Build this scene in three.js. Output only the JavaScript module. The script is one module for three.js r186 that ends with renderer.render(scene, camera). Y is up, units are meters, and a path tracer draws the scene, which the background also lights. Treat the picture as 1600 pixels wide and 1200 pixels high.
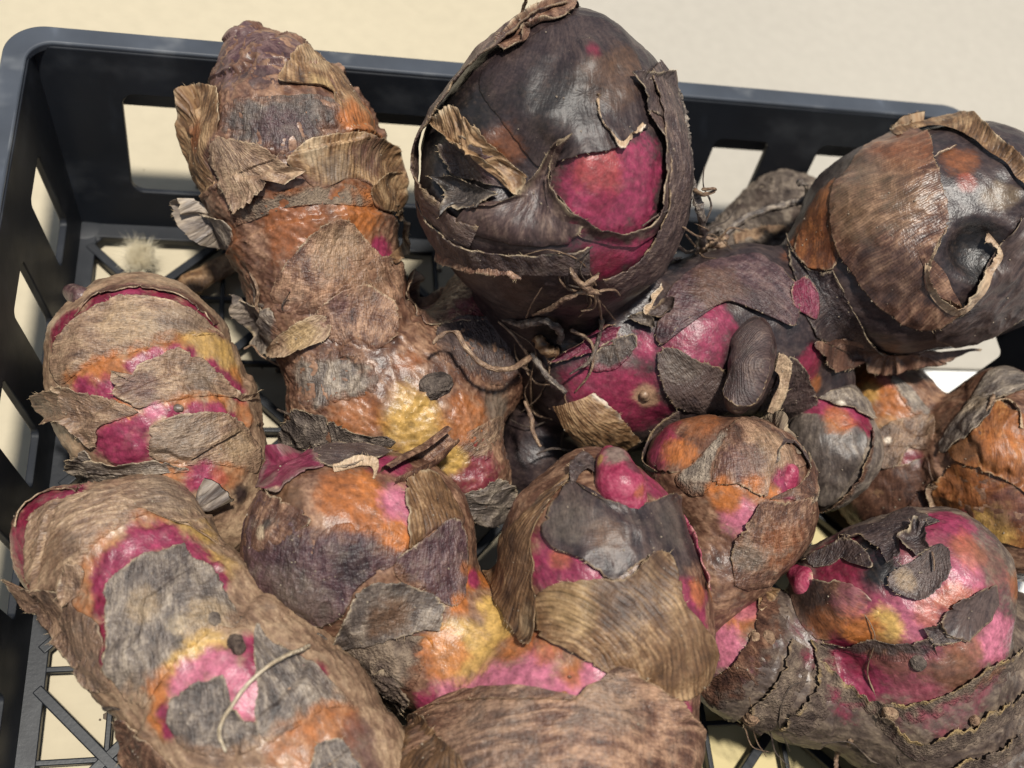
import * as THREE from 'three';
import { mergeGeometries } from 'three/addons/utils/BufferGeometryUtils.js';
import { RoundedBoxGeometry } from 'three/addons/geometries/RoundedBoxGeometry.js';

// ---------- numbers: seeded noise, smooth union of round cones (millimetres) ----------
function rng(seed) { let s = seed >>> 0; return () => { s = (s + 0x6D2B79F5) >>> 0; let t = Math.imul(s ^ (s >>> 15), 1 | s); t = (t + Math.imul(t ^ (t >>> 7), 61 | t)) ^ t; return ((t ^ (t >>> 14)) >>> 0) / 4294967296; }; }
const PERM = new Uint8Array(512);
{ const r = rng(77), p = [...Array(256).keys()]; for (let i = 255; i > 0; i--) { const j = Math.floor(r() * (i + 1)); [p[i], p[j]] = [p[j], p[i]]; } for (let i = 0; i < 512; i++) PERM[i] = p[i & 255]; }
function gr(h, x, y, z) { h &= 15; const u = h < 8 ? x : y, v = h < 4 ? y : h === 12 || h === 14 ? x : z; return ((h & 1) ? -u : u) + ((h & 2) ? -v : v); }
function noise(x, y, z) {                                  // gradient noise, about -1 to 1
  const xf = Math.floor(x), yf = Math.floor(y), zf = Math.floor(z), X = xf & 255, Y = yf & 255, Z = zf & 255;
  x -= xf; y -= yf; z -= zf;
  const u = x * x * x * (x * (x * 6 - 15) + 10), v = y * y * y * (y * (y * 6 - 15) + 10), w = z * z * z * (z * (z * 6 - 15) + 10);
  const A = PERM[X] + Y, AA = PERM[A] + Z, AB = PERM[A + 1] + Z, B = PERM[X + 1] + Y, BA = PERM[B] + Z, BB = PERM[B + 1] + Z;
  const l = (t, a, b) => a + t * (b - a);
  return l(w, l(v, l(u, gr(PERM[AA], x, y, z), gr(PERM[BA], x - 1, y, z)), l(u, gr(PERM[AB], x, y - 1, z), gr(PERM[BB], x - 1, y - 1, z))),
    l(v, l(u, gr(PERM[AA + 1], x, y, z - 1), gr(PERM[BA + 1], x - 1, y, z - 1)), l(u, gr(PERM[AB + 1], x, y - 1, z - 1), gr(PERM[BB + 1], x - 1, y - 1, z - 1))));
}
function fbm(x, y, z, n = 3) { let s = 0, a = 0.55, f = 1; for (let i = 0; i < n; i++) { s += a * noise(x * f, y * f, z * f); a *= 0.5; f *= 2.03; } return s; }
function clamp(x, a = 0, b = 1) { return Math.min(b, Math.max(a, x)); }
function sstep(a, b, x) { const t = clamp((x - a) / (b - a)); return t * t * (3 - 2 * t); }
function mix(a, b, t) { return a + (b - a) * t; }
function coneOf(a, b) {                                    // a, b = [x, y, z, r]
  const d = [b[0] - a[0], b[1] - a[1], b[2] - a[2]], l2 = d[0] ** 2 + d[1] ** 2 + d[2] ** 2 + 1e-9, rr = a[3] - b[3];
  return { a, d, l2, rr, a2: l2 - rr * rr, il2: 1 / l2, r1: a[3], r2: b[3] };
}
function sdCone(c, x, y, z) {
  const px = x - c.a[0], py = y - c.a[1], pz = z - c.a[2], Y = px * c.d[0] + py * c.d[1] + pz * c.d[2], Z = Y - c.l2;
  const vx = px * c.l2 - c.d[0] * Y, vy = py * c.l2 - c.d[1] * Y, vz = pz * c.l2 - c.d[2] * Y;
  const x2 = vx * vx + vy * vy + vz * vz, y2 = Y * Y * c.l2, z2 = Z * Z * c.l2, k = Math.sign(c.rr) * c.rr * c.rr * x2;
  if (Math.sign(Z) * c.a2 * z2 > k) return Math.sqrt(x2 + z2) * c.il2 - c.r2;
  if (Math.sign(Y) * c.a2 * y2 < k) return Math.sqrt(x2 + y2) * c.il2 - c.r1;
  return (Math.sqrt(x2 * c.a2 * c.il2) + Y * c.rr) * c.il2 - c.r1;
}
function fieldOf(cones, k, cuts = [], adds = []) {
  const sd = (x, y, z) => { let d = 1e9; for (const c of cones) { const e = sdCone(c, x, y, z), h = Math.max(k - Math.abs(d - e), 0); d = Math.min(d, e) - h * h * 0.25 / k; } for (const q of cuts) { const e = -sdCone(q, x, y, z), h = Math.max(3 - Math.abs(d - e), 0); d = Math.max(d, e) + h * h / 12; } for (const q of adds) { const e = sdCone(q, x, y, z), h = Math.max(6 - Math.abs(d - e), 0); d = Math.min(d, e) - h * h / 24; } return d; };
  const grad = (x, y, z) => {
    const e = 0.35, a = sd(x + e, y - e, z - e), b = sd(x - e, y - e, z + e), c = sd(x - e, y + e, z - e), d = sd(x + e, y + e, z + e);
    const g = [a - b - c + d, -a - b + c + d, -a + b - c + d], l = Math.hypot(g[0], g[1], g[2]) || 1; return [g[0] / l, g[1] / l, g[2] / l];
  };
  const onto = (p, n = 3) => { let g; for (let i = 0; i < n; i++) { const d = sd(p[0], p[1], p[2]); g = grad(p[0], p[1], p[2]); p = [p[0] - g[0] * d, p[1] - g[1] * d, p[2] - g[2] * d]; } return [p, g]; };
  return { sd, grad, onto };
}
function makeField(chains, k = 7, cutChains = [], addChains = []) {   // cuts are hollows taken out of the union, adds lie on top of what is left
  const cones = []; for (const ch of chains) for (let i = 0; i + 1 < ch.length; i++) cones.push(coneOf(ch[i], ch[i + 1]));
  const cuts = []; for (const ch of cutChains) for (let i = 0; i + 1 < ch.length; i++) cuts.push(coneOf(ch[i], ch[i + 1]));
  const adds = []; for (const ch of addChains) for (let i = 0; i + 1 < ch.length; i++) adds.push(coneOf(ch[i], ch[i + 1]));
  const F = fieldOf(cones, k, cuts, adds);
  const near = (c, ext) => {                               // the same field with only the cones that matter round a place
    const keep = cones.filter((q) => sdCone(q, c[0], c[1], c[2]) < ext + k + 8);
    const cut = cuts.filter((q) => sdCone(q, c[0], c[1], c[2]) < ext + 14);
    const add = adds.filter((q) => sdCone(q, c[0], c[1], c[2]) < ext + 18);
    return keep.length + cut.length + add.length < cones.length + cuts.length + adds.length ? fieldOf(keep, k, cut, add) : null;
  };
  const lo = [1e9, 1e9, 1e9], hi = [-1e9, -1e9, -1e9];
  for (const ch of chains) for (const q of ch) for (let j = 0; j < 3; j++) { lo[j] = Math.min(lo[j], q[j] - q[3] - 4); hi[j] = Math.max(hi[j], q[j] + q[3] + 4); }
  return { ...F, near, lo, hi };
}
// Growth rings: shingled steps along a chain, n of them, amp millimetres deep; the step rises on the side of the tip.
function ringRelief(ch, n, amp, seed) {
  const len = [0]; for (let i = 0; i + 1 < ch.length; i++) len.push(len[i] + Math.hypot(ch[i][0] - ch[i + 1][0], ch[i][1] - ch[i + 1][1], ch[i][2] - ch[i + 1][2]));
  const L = len[len.length - 1];
  return (p) => {
    let best = 1e9, s = 0;
    for (let i = 0; i + 1 < ch.length; i++) {
      const A = ch[i], B = ch[i + 1], d = [B[0] - A[0], B[1] - A[1], B[2] - A[2]], t = clamp(((p[0] - A[0]) * d[0] + (p[1] - A[1]) * d[1] + (p[2] - A[2]) * d[2]) / (d[0] ** 2 + d[1] ** 2 + d[2] ** 2));
      const e = Math.hypot(p[0] - A[0] - d[0] * t, p[1] - A[1] - d[1] * t, p[2] - A[2] - d[2] * t) - mix(A[3], B[3], t); if (e < best) { best = e; s = len[i] + t * (len[i + 1] - len[i]); }
    }
    if (best > 6 || s <= 0.5 || s >= L - 0.5) return 0;
    const x = s / L * n + 0.45 * noise(p[0] / 22 + seed, p[1] / 22, p[2] / 22) + 0.06 * noise(p[0] / 4, p[1] / 4, p[2] / 4), f = x - Math.floor(x);
    return amp * (1 - sstep(2, 6, best)) * (0.75 + 0.5 * noise(p[0] / 15, p[1] / 15 + seed, p[2] / 15)) * (sstep(0, 0.09, f) * (1 - 0.95 * f) - 0.45);
  };
}

// ---------- camera, sky, sun, exposure ----------
const scene = new THREE.Scene();
const camera = new THREE.PerspectiveCamera(40.53, 4 / 3, 0.02, 30);
camera.position.set(0.0875, 0.2987, 0.29505);
camera.rotation.order = 'YXZ';
camera.rotation.set(-1.0332, -0.4507, 0.4117);
camera.focus = 0.345; camera.userData.fStop = 9;
scene.add(camera);

const SUN = new THREE.Vector3(0.000, 0.088, 0.008).normalize();
{
  const w = 256, h = 128, a = new Float32Array(w * h * 4);
  for (let j = 0; j < h; j++) for (let i = 0; i < w; i++) {
    const el = Math.max(0, (j + 0.5) / h * 2 - 1), t = Math.pow(el, 0.6);
    a.set([mix(1.0, 0.50, t), mix(1.02, 0.66, t), mix(1.04, 0.98, t), 1].map((x, k) => k < 3 ? x * 0.38 : 1), (j * w + i) * 4);
  }
  const sky = new THREE.DataTexture(a, w, h, THREE.RGBAFormat, THREE.FloatType);
  sky.mapping = THREE.EquirectangularReflectionMapping; sky.magFilter = sky.minFilter = THREE.LinearFilter; sky.needsUpdate = true;
  scene.background = sky; scene.environment = sky;
}
const sun = new THREE.DirectionalLight(new THREE.Color(1.0, 0.95, 0.86), 4.9);
sun.position.copy(SUN).multiplyScalar(2); sun.target.position.set(0.19, -0.05, 0.14); sun.position.add(sun.target.position);
sun.castShadow = true; sun.shadow.mapSize.set(2048, 2048); sun.shadow.radius = 9;
Object.assign(sun.shadow.camera, { left: -0.6, right: 0.6, top: 0.6, bottom: -0.6, near: 0.5, far: 4 });
scene.add(sun, sun.target);
const renderer = new THREE.WebGLRenderer({ antialias: true });
renderer.setSize(1024, 768); renderer.toneMapping = THREE.LinearToneMapping; renderer.toneMappingExposure = 1.12;
renderer.shadowMap.enabled = true;

// ---------- helpers ----------
const used = {};
function numbered(n) { const k = used[n] = (used[n] ?? -1) + 1; return k ? n + '_' + String(k).padStart(3, '0') : n; }
function tag(o, label, category, group) { o.userData.label = label; o.userData.category = category; if (group) o.userData.group = group; return o; }
function mesh(name, g, m, parent) { const o = new THREE.Mesh(g, m); o.name = parent === scene ? numbered(name) : name; o.castShadow = o.receiveShadow = true; parent.add(o); return o; }
function noiseTexture(size, fn, srgb) {                      // fn(x, y) in 0..1 -> [r, g, b] in 0..1
  const a = new Uint8Array(size * size * 4);
  for (let j = 0; j < size; j++) for (let i = 0; i < size; i++) { const c = fn(i / size, j / size); a.set([c[0] * 255, c[1] * 255, c[2] * 255, 255].map((x) => clamp(x, 0, 255)), (j * size + i) * 4); }
  const t = new THREE.DataTexture(a, size, size); t.wrapS = t.wrapT = THREE.RepeatWrapping; t.magFilter = THREE.LinearFilter; t.minFilter = THREE.LinearMipmapLinearFilter; t.generateMipmaps = true;
  if (srgb) t.colorSpace = THREE.SRGBColorSpace; t.needsUpdate = true; return t;
}
// gradient noise that repeats over the unit square: n octaves, fx and fy cells across
function tile(x, y, fx, fy, n, z) {
  let s = 0, a = 0.55, zz = Math.floor(z * 17) & 255;
  for (let o = 0; o < n; o++) {
    const X = x * fx, Y = y * fy, i = Math.floor(X), j = Math.floor(Y), u = X - i, v = Y - j, i1 = (i + 1) % fx, j1 = (j + 1) % fy, i0 = i % fx, j0 = j % fy;
    const g = (p, q, dx, dy) => { const h = PERM[(PERM[(PERM[p & 255] + q) & 255] + zz) & 255] * 0.0245437; return Math.cos(h) * dx + Math.sin(h) * dy; };
    const U = u * u * u * (u * (u * 6 - 15) + 10), V = v * v * v * (v * (v * 6 - 15) + 10);
    s += a * 1.5 * mix(mix(g(i0, j0, u, v), g(i1, j0, u - 1, v), U), mix(g(i0, j1, u, v - 1), g(i1, j1, u - 1, v - 1), U), V);
    a *= 0.55; fx *= 2; fy *= 2; zz = (zz + 31) & 255;
  }
  return s;
}

// ---------- the boards under the crate; at right, shade and sun are in their colours ----------
function board(name, x0, x1, z0, z1, y, rgb, seed) {
  const tex = noiseTexture(512, (u, v) => {
    let k = 1 + 0.05 * tile(u, v, 3, 4, 3, seed) + 0.06 * tile(u, v, 60, 70, 3, seed + 3);
    const s = sstep(0.55, 0.8, tile(u, v, 5, 5, 3, seed + 9)); k *= 1 - 0.20 * s;
    return [k * 0.86, k * 0.86 - 0.01 * s, k * 0.86 - 0.02 * s];
  });
  tex.repeat.set((x1 - x0) / 0.45, (z1 - z0) / 0.45);
  const bump = noiseTexture(256, (u, v) => { const k = 0.5 + 0.4 * tile(u, v, 12, 40, 3, seed + 5); return [k, k, k]; });
  bump.repeat.set((x1 - x0) / 0.08, (z1 - z0) / 0.08);
  const m = new THREE.MeshStandardMaterial({ color: new THREE.Color().setRGB(...rgb), map: tex, bumpMap: bump, bumpScale: 0.0002, roughness: 0.8 });
  const g = new RoundedBoxGeometry(x1 - x0, 0.012, z1 - z0, 2, 0.0015);
  const o = mesh(name, g, m, scene); o.position.set((x0 + x1) / 2, y - 0.006, (z0 + z1) / 2); o.userData.kind = 'structure'; return o;
}
board('floor', -1.2, 0.2345, -1.5, 1.0, -0.088, [0.50, 0.435, 0.31], 1);
board('floor', 0.2355, 1.6, -1.5, 0.0745, -0.088, [0.425, 0.39, 0.33], 21);  // greyer colour carries the shade on the ground behind at right
board('floor', 0.2355, 0.372, 0.0755, 1.0, -0.088, [0.55, 0.455, 0.235], 31);
board('floor', 0.373, 1.6, 0.0755, 1.0, -0.088, [0.98, 0.97, 0.92], 41);  // near-white colour carries the sunlight on this strip of ground

// ---------- the crate ----------
{
  const L = 315, W = 378, H = 84, TX = 7.8, TZ = 18.6, TH = 1.9;
  const scuff = noiseTexture(1024, (u, v) => {
    let k = 0.15 + 0.06 * tile(u, v, 5, 5, 4, 2) + 0.10 * sstep(0.25, 0.6, tile(u, v, 9, 4, 4, 8));
    const scratch = sstep(0.62, 0.9, tile(u, v, 10, 90, 3, 15)); k += 0.45 * scratch * sstep(0, 0.4, tile(u, v, 4, 4, 2, 19));
    const dust = sstep(0.1, 0.7, tile(u, v, 6, 7, 4, 31));
    const speck = sstep(0.8, 0.95, tile(u, v, 110, 110, 2, 44)); k += 0.5 * speck;
    return [k + 0.30 * dust, k + 0.26 * dust, k + 0.20 * dust];
  });
  const rough = noiseTexture(512, (u, v) => { const k = 0.55 + 0.22 * tile(u, v, 6, 6, 4, 61); return [k, k, k]; });
  const bump = noiseTexture(512, (u, v) => { const k = 0.5 + 0.3 * tile(u, v, 70, 70, 3, 71); return [k, k, k]; });
  scuff.repeat.set(6, 6); rough.repeat.set(6, 6); bump.repeat.set(12, 12);           // uv below in metres
  const plastic = new THREE.MeshPhysicalMaterial({ color: new THREE.Color().setRGB(0.060, 0.072, 0.098), map: scuff, roughnessMap: rough, roughness: 0.8, bumpMap: bump, bumpScale: 0.00005, specularIntensity: 0.7 });
  const skyLitWorn = plastic.clone(); skyLitWorn.color.setRGB(0.33, 0.38, 0.47);           // scuffed rim top, paler and bluer: sky light put into its colour
  const crate = new THREE.Group(); crate.name = numbered('crate'); scene.add(crate);
  tag(crate, 'black plastic produce crate with slotted sides and open grid floor, holding the rhizomes', 'crate');
  const mm = (g) => { g.scale(0.001, 0.001, 0.001); return g; };
  const round = (p, x0, y0, x1, y1, r) => {
    p.moveTo(x0 + r, y0); p.lineTo(x1 - r, y0); p.absarc(x1 - r, y0 + r, r, -Math.PI / 2, 0); p.lineTo(x1, y1 - r); p.absarc(x1 - r, y1 - r, r, 0, Math.PI / 2);
    p.lineTo(x0 + r, y1); p.absarc(x0 + r, y1 - r, r, Math.PI / 2, Math.PI); p.lineTo(x0, y0 + r); p.absarc(x0 + r, y0 + r, r, Math.PI, Math.PI * 1.5); return p;
  };
  // a wall: s runs along its top edge, t down its slope; origin, along and down place it, the thickness goes outward
  function wall(name, len, taper, slope, holes, origin, along, down, out) {
    const sh = new THREE.Shape(); sh.moveTo(0, 0); sh.lineTo(len, 0); sh.lineTo(len - taper, slope); sh.lineTo(taper, slope); sh.lineTo(0, 0);
    for (const [x0, y0, x1, y1, r] of holes) sh.holes.push(round(new THREE.Path(), x0, y0, x1, y1, r));
    const g = new THREE.ExtrudeGeometry(sh, { depth: TH, bevelEnabled: true, bevelThickness: 0.5, bevelSize: 0.5, bevelOffset: -0.5, bevelSegments: 2, curveSegments: 6 });
    const a = new THREE.Vector3(...along), d = new THREE.Vector3(...down).normalize(), o = new THREE.Vector3(...out).normalize();
    const M = new THREE.Matrix4().makeBasis(a, d, o).setPosition(...origin);
    if (M.determinant() < 0) { const ix = g.index; if (ix) { for (let i = 0; i < ix.count; i += 3) { const t = ix.getX(i); ix.setX(i, ix.getX(i + 1)); ix.setX(i + 1, t); } } else { for (const k of ['position', 'normal', 'uv']) { const at = g.attributes[k], n = at.itemSize; for (let i = 0; i < at.count; i += 3) for (let c = 0; c < n; c++) { const t = at.array[i * n + c]; at.array[i * n + c] = at.array[(i + 1) * n + c]; at.array[(i + 1) * n + c] = t; } } } }
    g.applyMatrix4(M); const uv = g.attributes.uv; for (let i = 0; i < uv.count; i++) uv.setXY(i, uv.getX(i) * 0.001, uv.getY(i) * 0.001);
    mm(g); return mesh(name, g, plastic, crate);
  }
  const sb = Math.hypot(H, TZ), sl = Math.hypot(H, TX), kb = sb / H, kl = sl / H;
  wall('back_wall', W, TX, sb, [[29.5, 17.5 * kb, 206, 63 * kb, 5], [222, 17.5 * kb, 246.5, 62 * kb, 3], [271, 17.5 * kb, 295.6, 62 * kb, 3], [320, 17 * kb, 345, 62 * kb, 3]], [0, 0, 0], [1, 0, 0], [0, -H, TZ], [0, -TZ, -H]);
  wall('front_wall', W, TX, sb, [[29.5, 17.5 * kb, 206, 63 * kb, 5], [222, 17.5 * kb, 246.5, 62 * kb, 3], [271, 17.5 * kb, 295.6, 62 * kb, 3]], [0, 0, L], [1, 0, 0], [0, -H, -TZ], [0, -TZ, H]);
  const side = []; for (let k = 0; k < 6; k++) side.push([31.5 + 46.2 * k, 22.5 * kl, 53.5 + 46.2 * k, 62.5 * kl, 2.5]);
  wall('side_wall', L, TZ, sl, side, [0, 0, 0], [0, 0, 1], [TX, -H, 0], [-H, -TX, 0]);
  wall('side_wall', L, TZ, sl, side.map(([a, b, c, d, r]) => [a + 7.5, b - 4, c + 7.5, d + 4, r]), [W, 0, 0], [0, 0, 1], [-TX, -H, 0], [H, -TX, 0]);
  // the rim: a flat rounded frame with a skirt that hangs outside the walls
  {
    const rw = 8.2, sh = round(new THREE.Shape(), -rw, -rw, W + rw, L + rw, 14); sh.holes.push(round(new THREE.Path(), 0, 0, W, L, 9));
    const g = new THREE.ExtrudeGeometry(sh, { depth: 2, bevelEnabled: true, bevelThickness: 0.9, bevelSize: 0.9, bevelOffset: -0.9, bevelSegments: 3, curveSegments: 10 });
    const skirt = (x0, x1, z0, z1, d) => { const q = new RoundedBoxGeometry(x1 - x0, z1 - z0, d, 1, 0.4); q.translate((x0 + x1) / 2, (z0 + z1) / 2, 2.2 + d / 2); return q; };
    const parts = [skirt(0, W, -rw + .3, -rw + 2.4, 33), skirt(0, W, L + rw - 2.4, L + rw - .3, 33), skirt(-rw + .3, -rw + 2.4, 0, L, 12), skirt(W + rw - 2.4, W + rw - .3, 0, L, 12)];
    const both = mergeGeometries([g, ...parts]); both.rotateX(Math.PI / 2); both.translate(0, 0.9, 0);
    const uv = both.attributes.uv; for (let i = 0; i < uv.count; i++) uv.setXY(i, uv.getX(i) * 0.001, uv.getY(i) * 0.001);
    mesh('rim', mm(both), skyLitWorn, crate);
  }
  // moulding marks on the rim: shallow round ejector-pin rings
  const ring = mm(new THREE.TorusGeometry(2.6, 0.32, 6, 28)); ring.rotateX(Math.PI / 2);
  const disc = mm(new THREE.CylinderGeometry(2.4, 2.4, 0.25, 24));
  for (const [x, z] of [[34, -4], [80, -4], [130, -4], [178, -4], [227, -4], [275, -4], [321, -4], [-4, 27], [-4, 75], [-4, 123], [-4, 171]]) {
    const p = mesh('moulding_mark', mergeGeometries([ring, disc].map((q) => { const c = q.clone(); return c; })), skyLitWorn, crate); p.position.set(x * 0.001, 0.0009, z * 0.001);
  }
  // rounded inner corner posts and the floor frame
  const bar = (name, x0, z0, x1, z1, w, y0, y1) => {
    const len = Math.hypot(x1 - x0, z1 - z0), g = new RoundedBoxGeometry(len, y1 - y0, w, 2, Math.min(0.5, w * 0.3));
    const uv = g.attributes.uv, ps = g.attributes.position; for (let i = 0; i < uv.count; i++) uv.setXY(i, ps.getX(i) * 0.001 + x0 * 0.0013, (ps.getZ(i) + ps.getY(i)) * 0.001 + z0 * 0.0017);
    g.rotateY(-Math.atan2(z1 - z0, x1 - x0)); g.translate((x0 + x1) / 2, (y0 + y1) / 2, (z0 + z1) / 2); return mesh(name, mm(g), plastic, crate);
  };
  const X0 = TX, X1 = W - TX, Z0 = TZ, Z1 = L - TZ, yb = -84.5, yt = -80.6;
  bar('floor_frame', X0 - 2, Z0 + 2, X1 + 2, Z0 + 2, 9, yb, yt - 0.2); bar('floor_frame', X0 - 2, Z1 - 2, X1 + 2, Z1 - 2, 9, yb, yt - 0.2);
  bar('floor_frame', X0 + 2, Z0, X0 + 2, Z1, 9, yb, yt - 0.25); bar('floor_frame', X1 - 2, Z0, X1 - 2, Z1, 9, yb, yt - 0.25);
  const GX = 35.6, GZ = 53, P = 30.2;
  for (let i = 0; i < 11; i++) bar('floor_rib', GX + P * i, Z0 + 4, GX + P * i, Z1 - 4, 2, yb + 0.3, yt - 0.4);
  for (let j = 0; j < 8; j++) bar('floor_rib', X0 + 4, GZ + P * j, X1 - 4, GZ + P * j, 2, yb + 0.35, yt - 0.5);
  const clip = (x, z, dx, dz) => {                          // a diagonal through (x, z), cut to the floor frame
    let a = -1e9, b = 1e9; for (const [p, d, lo, hi] of [[x, dx, X0 + 4, X1 - 4], [z, dz, Z0 + 4, Z1 - 4]]) { const u = (lo - p) / d, v = (hi - p) / d; a = Math.max(a, Math.min(u, v)); b = Math.min(b, Math.max(u, v)); }
    if (b - a > 14) bar('diagonal_rib', x + dx * a, z + dz * a, x + dx * b, z + dz * b, 3.6, yb + 0.2, yt + 0.1 + (dx * dz > 0 ? 0.06 : 0));
  };
  for (let k = -5; k < 7; k++) { clip(GX + 2 * P * k, GZ, 1, 1); clip(GX + 2 * P * k, GZ, 1, -1); }
  for (let k = 7; k < 10; k++) clip(GX + 2 * P * k, GZ, 1, -1);
  // fillets where the walls meet the floor in the four corners
  for (const [x, z] of [[X0 + 1.5, Z0 + 1.5], [X1 - 1.5, Z0 + 1.5], [X0 + 1.5, Z1 - 1.5], [X1 - 1.5, Z1 - 1.5]]) {
    const g = new THREE.SphereGeometry(9, 20, 10); g.scale(1, 0.22, 1); g.translate(x, yt - 1.6, z); mesh('corner_fillet', mm(g), plastic, crate);
  }
}

// ---------- rhizomes ----------
const PAL = {                                              // dark, middle and light of each kind of skin (linear)
  brown: [[.028, .012, .009], [.116, .054, .034], [.40, .235, .145]], tan: [[.075, .042, .030], [.235, .145, .092], [.48, .335, .21]],
  grey: [[.032, .025, .023], [.125, .098, .082], [.37, .30, .23]], dark: [[.009, .006, .007], [.028, .018, .019], [.085, .056, .048]],
  pink: [[.13, .010, .028], [.28, .026, .066], [.46, .12, .165]], purple: [[.022, .010, .013], [.070, .033, .037], [.19, .118, .105]],
  amber: [[.075, .024, .010], [.27, .098, .032], [.50, .27, .10]], gold: [[.036, .018, .010], [.165, .085, .038], [.48, .31, .165]],
  umber: [[.018, .010, .010], [.064, .038, .035], [.20, .135, .105]], pale: [[.30, .22, .13], [.55, .44, .30], [.75, .66, .50]],
  soil: [[.026, .018, .017], [.090, .064, .052], [.26, .195, .14]], plum: [[.06, .008, .02], [.15, .016, .042], [.28, .06, .10]],
};
const COL = { pink: [.215, .026, .062], rose: [.42, .125, .18], mauve: [.20, .050, .066], deep: [.15, .012, .032], wine: [.185, .020, .048], orange: [.36, .118, .030], ochre: [.45, .275, .078], tan: [.36, .25, .14], brown: [.12, .062, .032], black: [.010, .008, .008], dark: [.034, .021, .019], grey: [.165, .132, .100], pale: [.55, .43, .28], red: [.27, .05, .030], rust: [.23, .075, .024], purple: [.07, .03, .036], white: [.75, .66, .54], straw: [.46, .32, .14] };
const grit = (u, v) => 0.42 * sstep(0.55, 0.8, tile(u, v, 70, 70, 2, 9)) - 0.22 * sstep(0.5, 0.8, tile(u, v, 50, 50, 2, 12));
const DUST = [.205, .160, .124];
const fibre = noiseTexture(512, (u, v) => { const k = 0.90 + 0.62 * tile(u, v, 46, 11, 3, 3) + 0.18 * tile(u, v, 16, 14, 4, 5) + grit(u, v); return [k, k, k]; });
const fibreBump = noiseTexture(512, (u, v) => { const k = 0.5 + 0.35 * tile(u, v, 34, 7, 3, 3) + 0.38 * tile(u, v, 12, 16, 4, 7); return [k, k, k]; });
const line = (u, v) => { const x = 14 * u + 0.30 * tile(u, v, 5, 3, 3, 41) + 0.10 * tile(u, v, 14, 8, 2, 43); return Math.pow(Math.abs(Math.sin(Math.PI * x)), 5) * (0.55 + 0.75 * tile(u, v, 9, 6, 2, 47)); };   // parallel veins
const veined = noiseTexture(512, (u, v) => { const k = 1.0 - 0.50 * clamp(line(u, v)) + 0.22 * tile(u, v, 40, 5, 3, 3) + 0.22 * tile(u, v, 12, 12, 4, 5) + 0.6 * grit(u, v); return [k * .92, k * .92, k * .92]; });
const veinedBump = noiseTexture(512, (u, v) => { const k = 0.62 - 0.42 * clamp(line(u, v)) + 0.16 * tile(u, v, 34, 7, 3, 3) + 0.22 * tile(u, v, 12, 16, 4, 7); return [k, k, k]; });
const skinTex = noiseTexture(512, (u, v) => { const k = 0.90 + 0.34 * tile(u, v, 22, 22, 4, 13) + grit(v, u); return [k, k, k]; });
const skinBump = noiseTexture(512, (u, v) => { const k = 0.5 + 0.5 * tile(u, v, 26, 26, 4, 23); return [k, k, k]; });
const mat = (o) => new THREE.MeshPhysicalMaterial({ color: 0xffffff, vertexColors: true, ...o });
const MAT = {
  paper: mat({ map: fibre, bumpMap: fibreBump, bumpScale: 0.00066, roughness: 0.50, specularIntensity: 1 }),
  gloss: mat({ map: fibre, bumpMap: fibreBump, bumpScale: 0.00010, roughness: 0.46, specularIntensity: 0.8 }),
  vein: mat({ map: veined, bumpMap: veinedBump, bumpScale: 0.00045, roughness: 0.55, specularIntensity: 0.9 }),
  sheen: mat({ map: veined, bumpMap: veinedBump, bumpScale: 0.00018, roughness: 0.36, specularIntensity: 1 }),
  soil: mat({ map: skinTex, bumpMap: skinBump, bumpScale: 0.0009, roughness: 0.92, specularIntensity: 0.3 }),
  skin: mat({ map: skinTex, bumpMap: skinBump, bumpScale: 0.00012, roughness: 0.40, specularIntensity: 1 }),
  inner: mat({ map: fibre, bumpMap: fibreBump, bumpScale: 0.0001, roughness: 0.7, specularIntensity: 0.6 }),
};
const GRAIN = new THREE.MeshStandardMaterial({ color: new THREE.Color().setRGB(.24, .19, .14), roughness: 0.9 }), HAIR = new THREE.MeshStandardMaterial({ color: new THREE.Color().setRGB(.46, .34, .21), roughness: 0.8 });
const lump = (p) => 1.4 * noise(p[0] / 17, p[1] / 17, p[2] / 17) + 0.5 * noise(p[0] / 6 + 9, p[1] / 6, p[2] / 6);
const ridge = (x, y, z) => 1 - Math.abs(noise(x, y, z)) * 2;
function tone(pal, f, out) { const P = PAL[pal], t = clamp(0.5 + (f - 0.5) * 1.42); for (let i = 0; i < 3; i++) out[i] = t < 0.5 ? mix(P[0][i], P[1][i], t * 2) : mix(P[1][i], P[2][i], t * 2 - 1); return out; }
function stainAndShade(col, p, spots) {                             // colour spots, some of them painted shade: [x, y, z, radius, colour, strength]
  for (const s of spots) {
    const dx = p[0] - s[0], dy = p[1] - s[1], dz = p[2] - s[2], d2 = dx * dx + dy * dy + dz * dz, r = s[3];
    if (d2 > r * r * 3.6) continue;
    const w = 0.75 * fbm(p[0] / 9, p[1] / 9, p[2] / 9, 4) + 0.20 * noise(p[0] * 1.1, p[1] * 1.1, p[2] * 1.1) + 0.12 * noise(p[0] * 2.9, p[1] * 2.9, p[2] * 2.9), t = (1 - sstep(0.55, 1.22, Math.sqrt(d2) / r + w)) * (s[5] ?? 1), c = COL[s[4]];
    if (t > 0) for (let i = 0; i < 3; i++) col[i] = mix(col[i], c[i] * (1 + 0.55 * noise(p[0] * .45, p[1] * .45, p[2] * .45) + 0.4 * noise(p[0] * 2.1, p[1] * 2.1, p[2] * 2.1)) + [.035, .022, .015][i] * sstep(0.1, 0.7, noise(p[0] * .8 + 7, p[1] * .8, p[2] * .8)), t);
  }
}
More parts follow.
